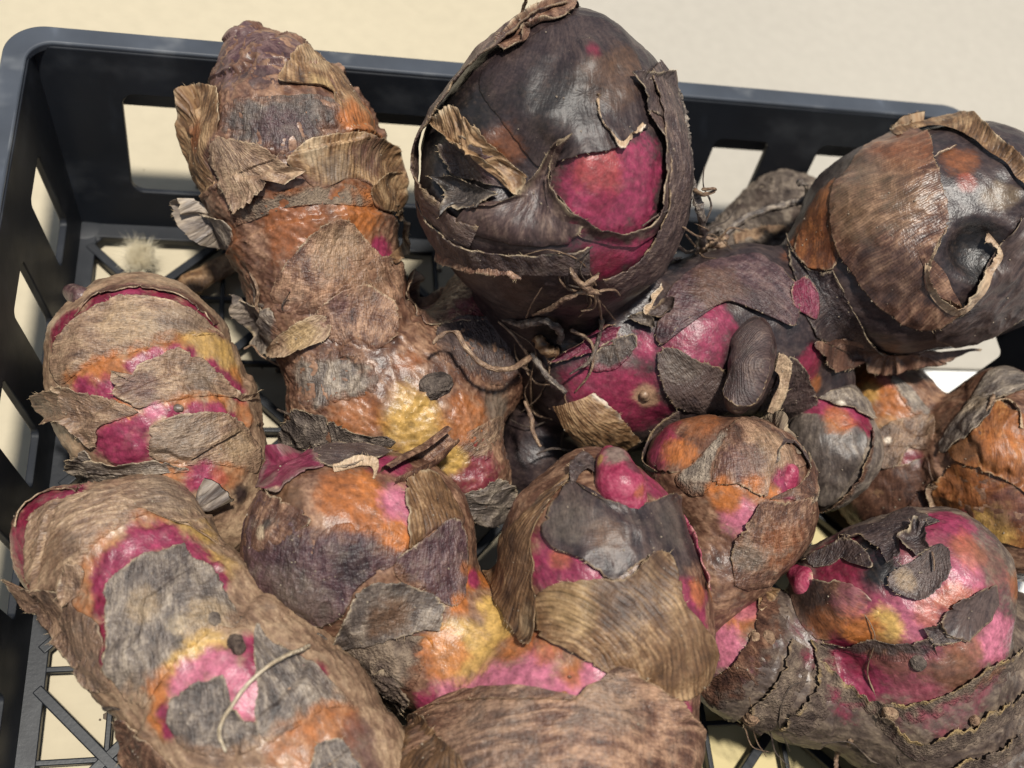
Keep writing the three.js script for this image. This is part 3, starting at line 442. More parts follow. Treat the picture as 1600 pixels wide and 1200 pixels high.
// ---------- the rhizomes: flesh as chains of round cones [x, y, z, r], scales as outlines [x, y, z, lift], all in millimetres ----------
rhizome({
  label: 'tall shaggy brown rhizome with pointed purple tip, standing against the back rim',
  chains: [[[75.5,16,-0.3,1.39], [77.2,11,3.9,6.3], [81.9,6,11,14.07], [88.5,0,20.9,23.11], [91.1,-8,35.7,33.06], [98.4,-18,53.9,30.85], [104.6,-28,78.2,26.49], [117.7,-38,104.8,25.5], [136.8,-46,121.7,30.96]],
    [[136.7,-46,124.3,29.67], [161.1,-44,100.3,22.68], [170,-42,78,17.71]],
    [[136.7,-46,124.3,29.67], [155.2,-50,145.8,18.88]],
    [[117.9,-46,121.9,25.9], [104.5,-56,127.7,13.05]]], k: 6, rings: [[6,3.6]],
  body: {pal: 'brown', dust: 0.3, wrinkle: 0.5, spots: [[134.3,-19.2,141.5,11.4, 'ochre',0.85], [131.9,-15.4,133.1,6.9, 'ochre',0.7], [152.7,-21.8,138.3,10.9, 'orange',0.6], [115,-23,136.4,10, 'orange',0.5], [166.5,-30.9,128.3,8.9, 'grey',0.7], [157.5,-31.8,151.8,10.2, 'deep',0.8], [149.1,-28.2,149.9,5.4, 'ochre'], [133,-13.6,119.3,5.4, 'rust',0.7], [115.2,3.6,71.9,11.6, 'orange',0.8], [93.3,4.4,77.2,13.1, 'rust',0.8], [125,-8.1,78.4,7.3, 'pink'], [119.9,11,35.1,8.3, 'orange',0.8], [113.9,17.6,40.4,7.2, 'orange'], [71.6,-15.1,72,8.2, 'rust',0.6], [76.8,-32.1,82.1,5.6, 'purple',0.5]]},
  bracts: [
    {label: 'smooth purple-brown tip scale', o: [[76.8,19.6,2.7,0.1], [88.9,21.9,8.6,0], [96.5,23.3,17.2,0], [89.9,26.3,29.8,0], [87.5,26.3,38.3,-0.7], [71.4,20.1,39.9,-0.8], [62.5,4.7,19.6,-0.4], [66,5.1,8.4,0], [68.8,13,3.3,0]], f: [76,32,7], pal: 'purple', mat: 'gloss', h: 0.4, wr: 0.35, tone: 0.08, dust: 0.12, spots: [[80.6,24.9,34.3,9.6, 'dark',0.6]]},
    {o: [[98.3,20.7,11.9,0.88], [106.2,17.2,14.9,0.2], [115.3,14.9,26.4,0], [122.3,6.8,36,0], [122.5,5.6,43.3,-0.5], [114.9,14.6,46.9,-0.6], [107.4,21.9,41.4,-0.3], [104.8,23.6,32.7,0.88], [96,26.2,33.8,1.31], [87.8,26.4,34.3,1.89], [89,26,27.3,1.6], [93.3,24.4,18.6,1.31]], f: [101,51,-17], pal: 'gold', h: 0.7, wr: 0.3, dust: 0.1, spots: [[113.9,17.4,41.4,9.9, 'orange',0.8], [99.6,22.9,19.4,5.4, 'tan',0.7], [101.2,24.8,31.9,5.3, 'straw',0.5]]},
    {label: 'wrinkled grey band of dead scale', o: [[70.5,19.6,38.4,-0.4], [86.6,26,39.8,0], [104.7,23.8,36.4,0], [109.2,20.7,42.4,-0.4], [101.4,18.8,55.2,-0.7], [92.9,17,59.9,-0.8], [82.8,17.3,57.7,-0.8], [69.1,13.6,51.3,-0.6], [67.7,16.1,43.5,-0.4]], f: [83,54,-10], pal: 'grey', h: 0.6, wr: 0.9, tone: -0.22, dust: 0.35, spots: [[88.5,22.1,52.5,10.3, 'purple',0.6], [75.9,20.9,47,6.9, 'dark',0.5]]},
    {o: [[60.5,5.3,26.3,9], [62,5.4,21.6,4.8], [67.4,16.7,29.9,1.31], [68,17,42,0.59], [66.4,12.6,48.4,-0.3], [63.8,4.3,52.9,-0.5], [67.3,-0.5,59.9,-0.5], [61.1,-14.3,51.8,0], [57.3,-13,41,0.88], [57,-3.1,32.4,5]], f: [68,-6,73], pal: 'gold', h: 0.8, wr: 0.45, dust: 0.1, spots: [[59.4,5,40.2,6.3, 'rust',0.7], [59.8,-1.6,22.4,5.5, 'tan',0.5]]},
    {o: [[71.7,-2.4,66.4,-0.6], [88.9,10.4,68,-0.3], [106,12.1,64.3,-0.3], [118.8,6.2,60.8,-0.5], [119.8,3,66.2,-0.6], [106.1,8.5,70.8,-0.6], [93.2,8,72.4,-0.6], [80.5,1.5,72.6,-0.6], [74.4,-5.1,71.4,-0.6]], f: [91,66,-36], pal: 'soil', mat: 'soil', h: 0.5, wr: 1.1, tone: 0.2, dust: 0.5, spots: []},
    {o: [[90.8,17.4,59.4,1.6], [98.3,20.9,53.3,2.18], [109.2,18.8,47.9,2.47], [122,7,40.7,3.05], [125.8,-2.3,39,5.7], [128.5,-8.1,46.2,6.3], [130.2,-12.2,53.4,1.7], [123.8,-0.1,63,-0.2], [118.8,6.6,59.5,-0.4], [110.4,11.3,62.2,-0.5], [101.6,11.7,67,-0.5], [95.6,14.1,64,-0.3]], f: [111,-20,115], pal: 'gold', h: 0.9, wr: 0.35, tone: 0.05, dust: 0.12, spots: [[98.4,19.2,55.8,5.2, 'pale',0.5], [117.8,10.4,50.1,8.1, 'purple',0.5], [105.9,14.4,60,6.1, 'grey',0.5], [128.3,-11,42.2,5.7, 'purple',0.4]]},
    {o: [[118.8,6.3,60.4,1.31], [125.1,0.7,49.6,2.47], [128.2,-8.1,44.7,4.7], [129.9,-11.2,51.2,4.2], [129.7,-10.6,58,0.88], [121.8,1.3,65.4,-0.3]], f: [121,-10,67], pal: 'gold', h: 1.4, wr: 0.3, dust: 0.1, spots: []},
    {label: 'torn tan fan-shaped scale', o: [[67.3,13.5,48.6,0.73], [80.2,18.6,54.9,1.6], [87,17.4,58.8,2.76], [95.4,15,62.7,3.92], [92.2,11.9,66.9,4.21], [85.9,12.1,64.7,3.34], [80.5,5.2,69,3.63], [74.8,-1.2,69.3,2.47], [70.4,3.1,61.5,0.73], [64,5.9,52,0.2]], f: [67,16,47], pal: 'tan', h: 1, wr: 0.5, tone: 0.03, dust: 0.15, edge: 'pale', rag: 1.6, sharp: 1, spots: []},
    {o: [[60.4,-13.4,50.6,8.7], [62.9,-16.2,54.6,9], [63.7,-18.5,55.5,1.9], [70.8,-7.2,67.8,0.73], [72.5,-13.5,73.1,-0.4], [70.6,-30,65.4,-0.2], [67.9,-20.6,64.6,8], [64.4,-20.2,56.2,11.1], [60.4,-16.6,49.1,11.5]], f: [80,-20,73], pal: 'grey', h: 0.7, wr: 0.6, tone: 0.1, dust: 0.3, spots: []},
    {o: [[90.2,-6.1,89.1,0.59], [96.1,0.5,82.8,1.02], [101.5,4.8,77.5,1.6], [108.8,5.3,74.5,1.6], [117.2,-1.1,78,1.6], [124,-7.5,81,1.31], [129.8,-14.8,80.2,0.59], [130.9,-15.7,90.6,0], [126.5,-11.9,100.7,-0.5], [106.8,-10.1,103.6,-0.6], [91.4,-15.1,100.1,-0.5], [85.7,-14.9,94.1,0]], f: [106,24,39], pal: 'brown', h: 0.7, wr: 0.55, tone: 0.12, dust: 0.4, spots: [[109,1,81.4,10.6, 'tan',0.35], [117.2,-5.5,90.4,10.7, 'brown',0.5]]},
    {label: 'curled strip at the edge of a scale', a: [[129,-8.5,59.1,1.6], [130.6,-14.5,55.1,3.3], [130.4,-16.2,61.9,3.8], [131,-20,69.8,3.63], [125.4,-9.4,83.2,1.02]], b: [[128.3,-8.2,62.3,1.6], [130.6,-15.5,57.8,1.6], [130.5,-16.9,61.3,1.8], [129,-13.5,72.1,1.6], [124.5,-8.1,81.2,0.2]], f: [108,-22,59], pal: 'gold', h: 0.8, wr: 0.3, spots: []},
    {o: [[76.6,-30.1,82.5,3.7], [77.1,-31.2,83.5,2], [80.5,-24.4,91.9,1.6], [86.7,-17.5,97.2,0.2], [89.5,-22.2,102.9,-0.5], [88.5,-34,104.8,-0.4], [86.8,-37.5,100.5,3.4], [82.6,-37.5,93.3,4.5], [78.2,-33.2,85.9,6]], f: [95,-19,74], pal: 'grey', h: 0.7, wr: 0.9, rag: 2, spots: []},
    {o: [[104.7,-8.1,99.7,0.88], [114.6,-6,94.3,1.31], [121,-8.7,94.6,1.31], [127.4,-12.3,99.3,1.31], [128.7,-12.9,109,0.59], [120.7,-12.9,115.6,-0.6], [106.4,-13.9,111.8,-0.6], [101,-12.3,104,0]], f: [115,-29,140], pal: 'brown', h: 0.8, wr: 0.5, tone: 0.1, dust: 0.25, spots: [[108.5,-8,100,5.4, 'purple',0.6]]},
    {o: [[88.1,-34.4,104,1.89], [92.9,-18.6,104.1,1.31], [101.8,-11.2,103,0.73], [106.3,-11.3,105.8,0.2], [104.9,-14.1,110.9,1.31], [98.3,-19.7,112.3,2.76], [92.5,-26.8,110.4,3.05]], f: [112,-9,99], pal: 'tan', h: 1.1, wr: 0.5, tone: 0.12, dust: 0.1, spots: [[97.4,-17.2,107.5,7, 'straw',0.5]]},
    {o: [[92.1,-30.4,111.8,-0.4], [104.2,-16.4,114.5,-0.3], [114.7,-13.5,115.9,-0.4], [121.5,-14.9,121.5,-0.6], [124.5,-16.3,129.4,-0.8], [117.8,-19.3,131.4,-0.8], [109,-22.6,130.7,-0.8], [101.7,-29,132.8,-0.7], [94.9,-32.8,123,-0.4]], f: [104,14,59], pal: 'grey', h: 0.5, wr: 1, tone: 0.05, dust: 0.4, spots: []},
    {o: [[91.9,-55,131,1.02], [94.3,-38.3,129.3,1.31], [97.9,-31.5,129.8,1.6], [107.6,-26,135.2,1.6], [115.1,-26.1,140.5,1.31], [125.4,-23.1,143.5,1.02], [128.1,-24.2,145.9,0], [118.4,-30.8,146.3,-0.5], [103.7,-40.5,142.8,-0.5]], f: [106,-4,92], pal: 'grey', mat: 'soil', h: 0.8, wr: 1.4, tone: -0.1, rag: 2, spots: []},
    {o: [[136.8,-27.9,85.8,0.59], [153.8,-40.1,70.6,0.2], [167.1,-24.5,76.7,0], [174.1,-24.6,85.9,0], [170.9,-22,96.5,1.02], [147.8,-20.8,100.1,1.02], [138.5,-18.5,100.7,0.2]], f: [120,-28,81], pal: 'brown', h: 0.5, wr: 0.3, tone: -0.05, spots: [[143.6,-35.1,84.9,5.1, 'deep',0.8], [156.5,-20.9,94.3,8.2, 'deep',0.7]]},
    {o: [[147.5,-21.2,99.2,0.73], [167.2,-20.7,97.4,1.31], [176,-25.5,104.9,0.88], [176.6,-33.3,115.7,-0.4], [159.4,-21.6,123.2,-0.6], [147.2,-15.2,122.5,-0.5], [143,-15.3,113.6,-0.2]], f: [150,2,66], pal: 'dark', h: 0.7, wr: 0.4, tone: 0.25, spots: []},
    {o: [[132.4,-21.4,76.8,4], [133.8,-24.8,79.8,6.6], [153.8,-41.9,70.3,0.88], [149.2,-42.8,76.8,-0.3], [135.2,-20.6,90.5,0], [131.3,-15.7,92.3,1.6]], f: [148,-25,87], pal: 'brown', h: 0.6, wr: 0.4, sharp: 1, spots: []},
    {o: [[148.4,-37.6,158.8,0.2], [159.3,-34.9,156.4,1.02], [164.5,-35.9,154.2,2.18], [170.8,-42.4,153.2,3.34], [171.5,-50.8,155.4,3.1], [166.5,-53,160.6,3.9], [157.4,-45.6,164,1.02], [150,-41.8,162,0.73]], f: [127,-43,151], pal: 'grey', h: 0.8, wr: 1.1, rag: 1.5, spots: []},
    {o: [[148.7,-24,145,-0.4], [155.4,-24.2,139.7,0], [166.5,-32.1,131.3,0.2], [171.1,-43.6,129.3,0.2], [167,-34.9,142.5,-0.3], [155.8,-30.6,150.6,-0.4], [149.8,-27.8,149.2,-0.4]], f: [127,-41,152], pal: 'tan', h: 0.5, wr: 0.4, tone: -0.15, spots: []},
  ],
  buds: [
    {n: 'bud', chains: [[[79.6,8,9.5,10.74], [77,14,4.5,5.56], [75.4,18,-0.1,0.92]]], pal: 'purple', mat: 'skin', spots: [[74.8,16.5,14.1,5.9, 'rust',0.5], [83.7,14.4,17.1,5.5, 'dark',0.5]], wrinkle: 0.3, dust: 0.2, tone: 0.05, cell: 0.5, label: 'pointed purple tip'},
    {n: 'bud', chains: [[[140.5,-15.2,128.8,4.23], [144.3,-13.9,127.7,3.48]]], pal: 'grey', spots: [], wrinkle: 0.5, tone: -0.2, dust: 0.6, mat: 'soil', label: 'dry blackish bud scar'},
  ],
  roots: [
    {p: [[76.6,-39,101.4,0.49], [79.8,-37,101,0.41], [82.2,-37,104.7,0.41], [87.8,-39.6,106.8,0.41], [91.3,-33.9,111.7,0.32]], pal: 'tan'},
    {p: [[107.2,-41.5,145.4,0.36], [113.2,-43.3,148.7,0.29], [119.2,-34.1,150.9,0.21], [124.8,-29,149.7,0.14]], pal: 'tan', knob: 0.5},
    {p: [[109.3,-39.1,145.9,1.08], [111.9,-41.3,148.3,0.87], [115.4,-42.1,150.1,0.65], [118.5,-35.9,150.8,0.43]], pal: 'tan', knob: 0.5},
    {p: [[97.2,-40.7,136.8,0.85], [96.7,-35.1,133.9,0.67], [93.2,-39.5,127.8,0.51], [88.7,-44.4,122.9,0.35]], pal: 'soil', knob: 0.5},
    {p: [[100.5,-53.4,141,0.74], [100.2,-59.9,142.9,0.6], [96.5,-61.7,144.5,0.45], [92.3,-58.5,144.8,0.3]], pal: 'soil', knob: 0.5},
    {p: [[86.6,-20.7,99.3,0.91], [81.2,-22.7,94,0.74], [81.5,-16.1,90.4,0.55], [78.5,-14.3,84.7,0.37]], pal: 'tan', knob: 0.5},
    {p: [[83.6,-19.8,95.1,0.66], [80.6,-21.9,91.9,0.53], [80.1,-19.2,89.6,0.4], [78.8,-15.9,88,0.27]], pal: 'soil', knob: 0.5},
    {p: [[90.8,-15.6,100.4,0.41], [89.8,-12.4,99.2,0.33], [91.1,-10,97.7,0.24], [92.3,-4,98.5,0.16]], pal: 'soil', knob: 0.5},
  ],
});
rhizome({
  label: 'tan and orange banded rhizome with crimson stripes lying along the left side of the crate',
  chains: [[[38.4,-36,102.8,23.37], [42,-38,110.6,30.47], [50.1,-42,127.3,30.71], [62.4,-47,144.5,22.64], [71.4,-52,159.2,14.63]]], k: 6, rings: [[5,2.6]],
  body: {pal: 'tan', dust: 0.25, wrinkle: 0.3, spots: [[31.9,-8.8,102.4,8.6, 'deep'], [40.6,-7.9,99.8,6.7, 'pink'], [50.9,-8.6,101.7,7.4, 'deep'], [20.5,-14.4,108.3,7.3, 'deep'], [19,-16,113.5,4, 'deep'], [60.4,-13,103,6.1, 'deep'], [66.8,-18.6,105,4.2, 'deep'], [28.6,-13.6,126.7,7.8, 'orange',0.8], [37.5,-9.8,126.3,7.1, 'orange',0.8], [46,-8,122.7,5.9, 'orange',0.8], [55,-9.1,118.4,5.9, 'orange',0.7], [64.2,-13.8,115.8,7.4, 'ochre',0.7], [72.5,-20.9,117,7.6, 'ochre',0.7], [75.9,-24.1,119.9,4.2, 'orange',0.7], [28.6,-16,131.3,5.2, 'pink'], [35.3,-13.5,133.9,5.8, 'pink'], [43.1,-8.8,126,2.9, 'pink'], [46.1,-8.3,124,2.9, 'pink'], [50.3,-8.3,121.6,2.9, 'pink'], [55.7,-9.4,119.7,3, 'pink'], [60.7,-11.4,119.6,3, 'pink'], [67.6,-15.4,121.8,3.7, 'pink'], [72.2,-18.7,124.5,4.1, 'pink'], [76.1,-23,126.8,4.8, 'pink'], [58.9,-12.4,136.3,7.2, 'orange',0.8], [69.9,-17.2,132.9,6, 'orange',0.8], [76.9,-25.3,134.8,5.5, 'orange',0.6], [50.5,-12.7,140.6,3.9, 'rose'], [56,-13.4,140.9,3.2, 'pink'], [62.7,-14.6,138.8,4.6, 'pink'], [68.8,-17.8,137.5,4, 'pink'], [74.5,-23.1,137.8,4, 'pink'], [41.3,-15.3,143,7.7, 'orange',0.85], [38.1,-20.2,147.8,7.7, 'pink'], [44.4,-19.4,149.6,7.1, 'pink'], [47.5,-14.6,144,3.9, 'pink'], [64.2,-26,156.6,5.9, 'pink'], [69.2,-27.3,156.7,4, 'pink'], [73.6,-28.3,154.9,6, 'orange',0.5], [56.1,-24.1,154.9,5.9, 'orange',0.6], [77.5,-34.7,159.5,4.1, 'dark']]},
  bracts: [
    {a: [[23.7,-12.1,106.1,0.59], [28.3,-11.2,99.8,0.88], [35.4,-8.9,99,1.02], [44.2,-9,97.4,1.31], [52.4,-10.8,97.5,1.02], [59.6,-13.3,100.4,0.73], [66.8,-18.9,104,0.2]], b: [[23.8,-13.2,101.9,-0.2], [28.6,-14.3,93.8,0], [37.2,-11.6,93.2,0], [44.9,-11.6,92.8,0], [53.2,-14.2,92.4,0], [61.1,-16.9,96,0], [68.5,-23.1,100.5,0]], f: [41,9,69], pal: 'brown', h: 0.4, tone: -0.1, dust: 0.4, spots: []},
    {o: [[17.5,-18.1,115.5,0.73], [21.9,-13.2,110.6,0.88], [30.9,-8.6,104.7,1.02], [39.6,-7.4,101.5,1.02], [50.9,-8.4,102.4,1.02], [61.1,-13.1,104.3,0.88], [68.4,-20.5,105.4,0.2], [70.7,-23.1,107,-0.5], [57.9,-10.2,115.1,-0.6], [45.9,-7.7,120.8,-0.6], [30.5,-11.5,124.3,-0.6], [20.9,-20.3,126.9,-0.4], [17.9,-21.8,124,0]], f: [-100,-35,101], pal: 'tan', h: 0.6, wr: 0.5, dust: 0.4, edge: 'pale', ew: 0.3, spots: [[57.7,-10.1,111.1,10.7, 'grey',0.4], [40.4,-6.1,111.1,8.5, 'tan',0.4]]},
    {o: [[38.5,-10.1,127.8,3.34], [42.8,-10.3,131.1,1.02], [45.6,-8.6,125.3,0.59], [56.3,-9.7,119.9,0.88], [64.5,-13.4,121.3,0.88], [72.2,-18.6,125.9,0.88], [77.1,-24.5,129,0.2], [68,-15.8,132.6,-0.5], [58.9,-12.3,136,-0.6], [49.9,-11.8,138.5,-0.4], [46.2,-12.4,139.4,0.73], [40.4,-12.3,135.9,1.31], [37.9,-12.6,134.3,1.6]], f: [-93,-51,137], pal: 'tan', h: 0.7, wr: 0.4, dust: 0.35, sharp: 1, spots: [[45.3,-10.5,133.1,5.8, 'purple',0.5], [64.7,-13.3,127.5,6, 'grey',0.5]]},
    {o: [[50,-14.3,143.8,1.02], [59.1,-14,140.6,0.88], [68.8,-17.9,137.6,0.73], [76.4,-25,137.2,0.2], [82.4,-33.4,143,0], [82.6,-35.4,151.1,-0.5], [76.7,-29.5,152.9,-0.6], [68.5,-25,153.1,-0.6], [59.2,-23.3,153.8,-0.6], [50.5,-21.7,152.4,0], [49.3,-16.7,147.2,1.02]], f: [-95,-68,158], pal: 'tan', h: 0.7, wr: 0.4, tone: -0.05, dust: 0.6, spots: [[57.9,-16.4,145.2,9.7, 'grey',0.5], [76.6,-27.1,145.9,6.1, 'tan',0.5]]},
    {o: [[12.2,-37.3,122.1,4.5], [22.4,-19.6,128.2,3.05], [32,-14.8,133.1,0.88], [40.5,-12.7,136.8,0.59], [46.2,-12.8,140.3,0.2], [41.9,-14.4,141.7,-0.2], [34.9,-18.4,143,0], [31,-25.1,147,0.88], [26.1,-25.4,141.1,2.32], [22,-26.8,135.8,3.78], [15.6,-39.6,129.4,3]], f: [59,-15,146], pal: 'tan', h: 0.9, wr: 0.6, tone: -0.12, dust: 0.4, rag: 1.3, spots: []},
    {a: [[29.7,-29.3,148.7,2.32], [40.4,-24.2,152.4,2.18], [50.5,-21.7,152.4,1.6], [56.7,-22.9,153.6,1.02], [61.1,-24.2,154.8,0]], b: [[29.9,-33.8,151,0.88], [38.8,-29,154.5,0.73], [47.9,-26.3,155.7,0.2], [55.4,-24.8,155.7,0], [61.1,-24.8,155.6,-0.4]], f: [-29,-41,149], pal: 'grey', h: 0.7, wr: 0.8, dust: 0.5, spots: []},
    {o: [[24,-37.7,145.7,3.78], [29.9,-27.2,147.5,1.89], [33.5,-31.4,152.8,0.2], [40,-30.1,155.5,0.2], [34.2,-36.7,154.8,1.6], [27.3,-47.4,149.4,2]], f: [46,-28,151], pal: 'grey', h: 0.6, wr: 0.8, rag: 1.6, spots: []},
    {label: 'pale curled rim of a scale', a: [[80.2,-31.6,122.6,2.18], [77.4,-24.9,127.7,2.32], [74.2,-20.6,127.3,0.2]], b: [[80,-30,126.2,0.59], [77.5,-25.1,129.5,0.2], [73.6,-20.1,129.8,0]], f: [57,-28,124], pal: 'tan', h: 0.8, spots: []},
  ],
  buds: [
    {n: 'bud', chains: [[[23,-21.3,92.8,3.72], [18.4,-28.4,86.1,2.76]]], pal: 'purple', spots: [], dust: 0.1, wrinkle: 0.15, label: 'small purple bud tip'},
    {n: 'root_scar', chains: [[[57.5,-13.3,138.8,1.69], [58.4,-12.8,139.1,1.17]]], pal: 'soil', spots: [], dust: 0.3, cell: 0.4, wrinkle: 0.2},
  ],
  roots: [
  ],
});
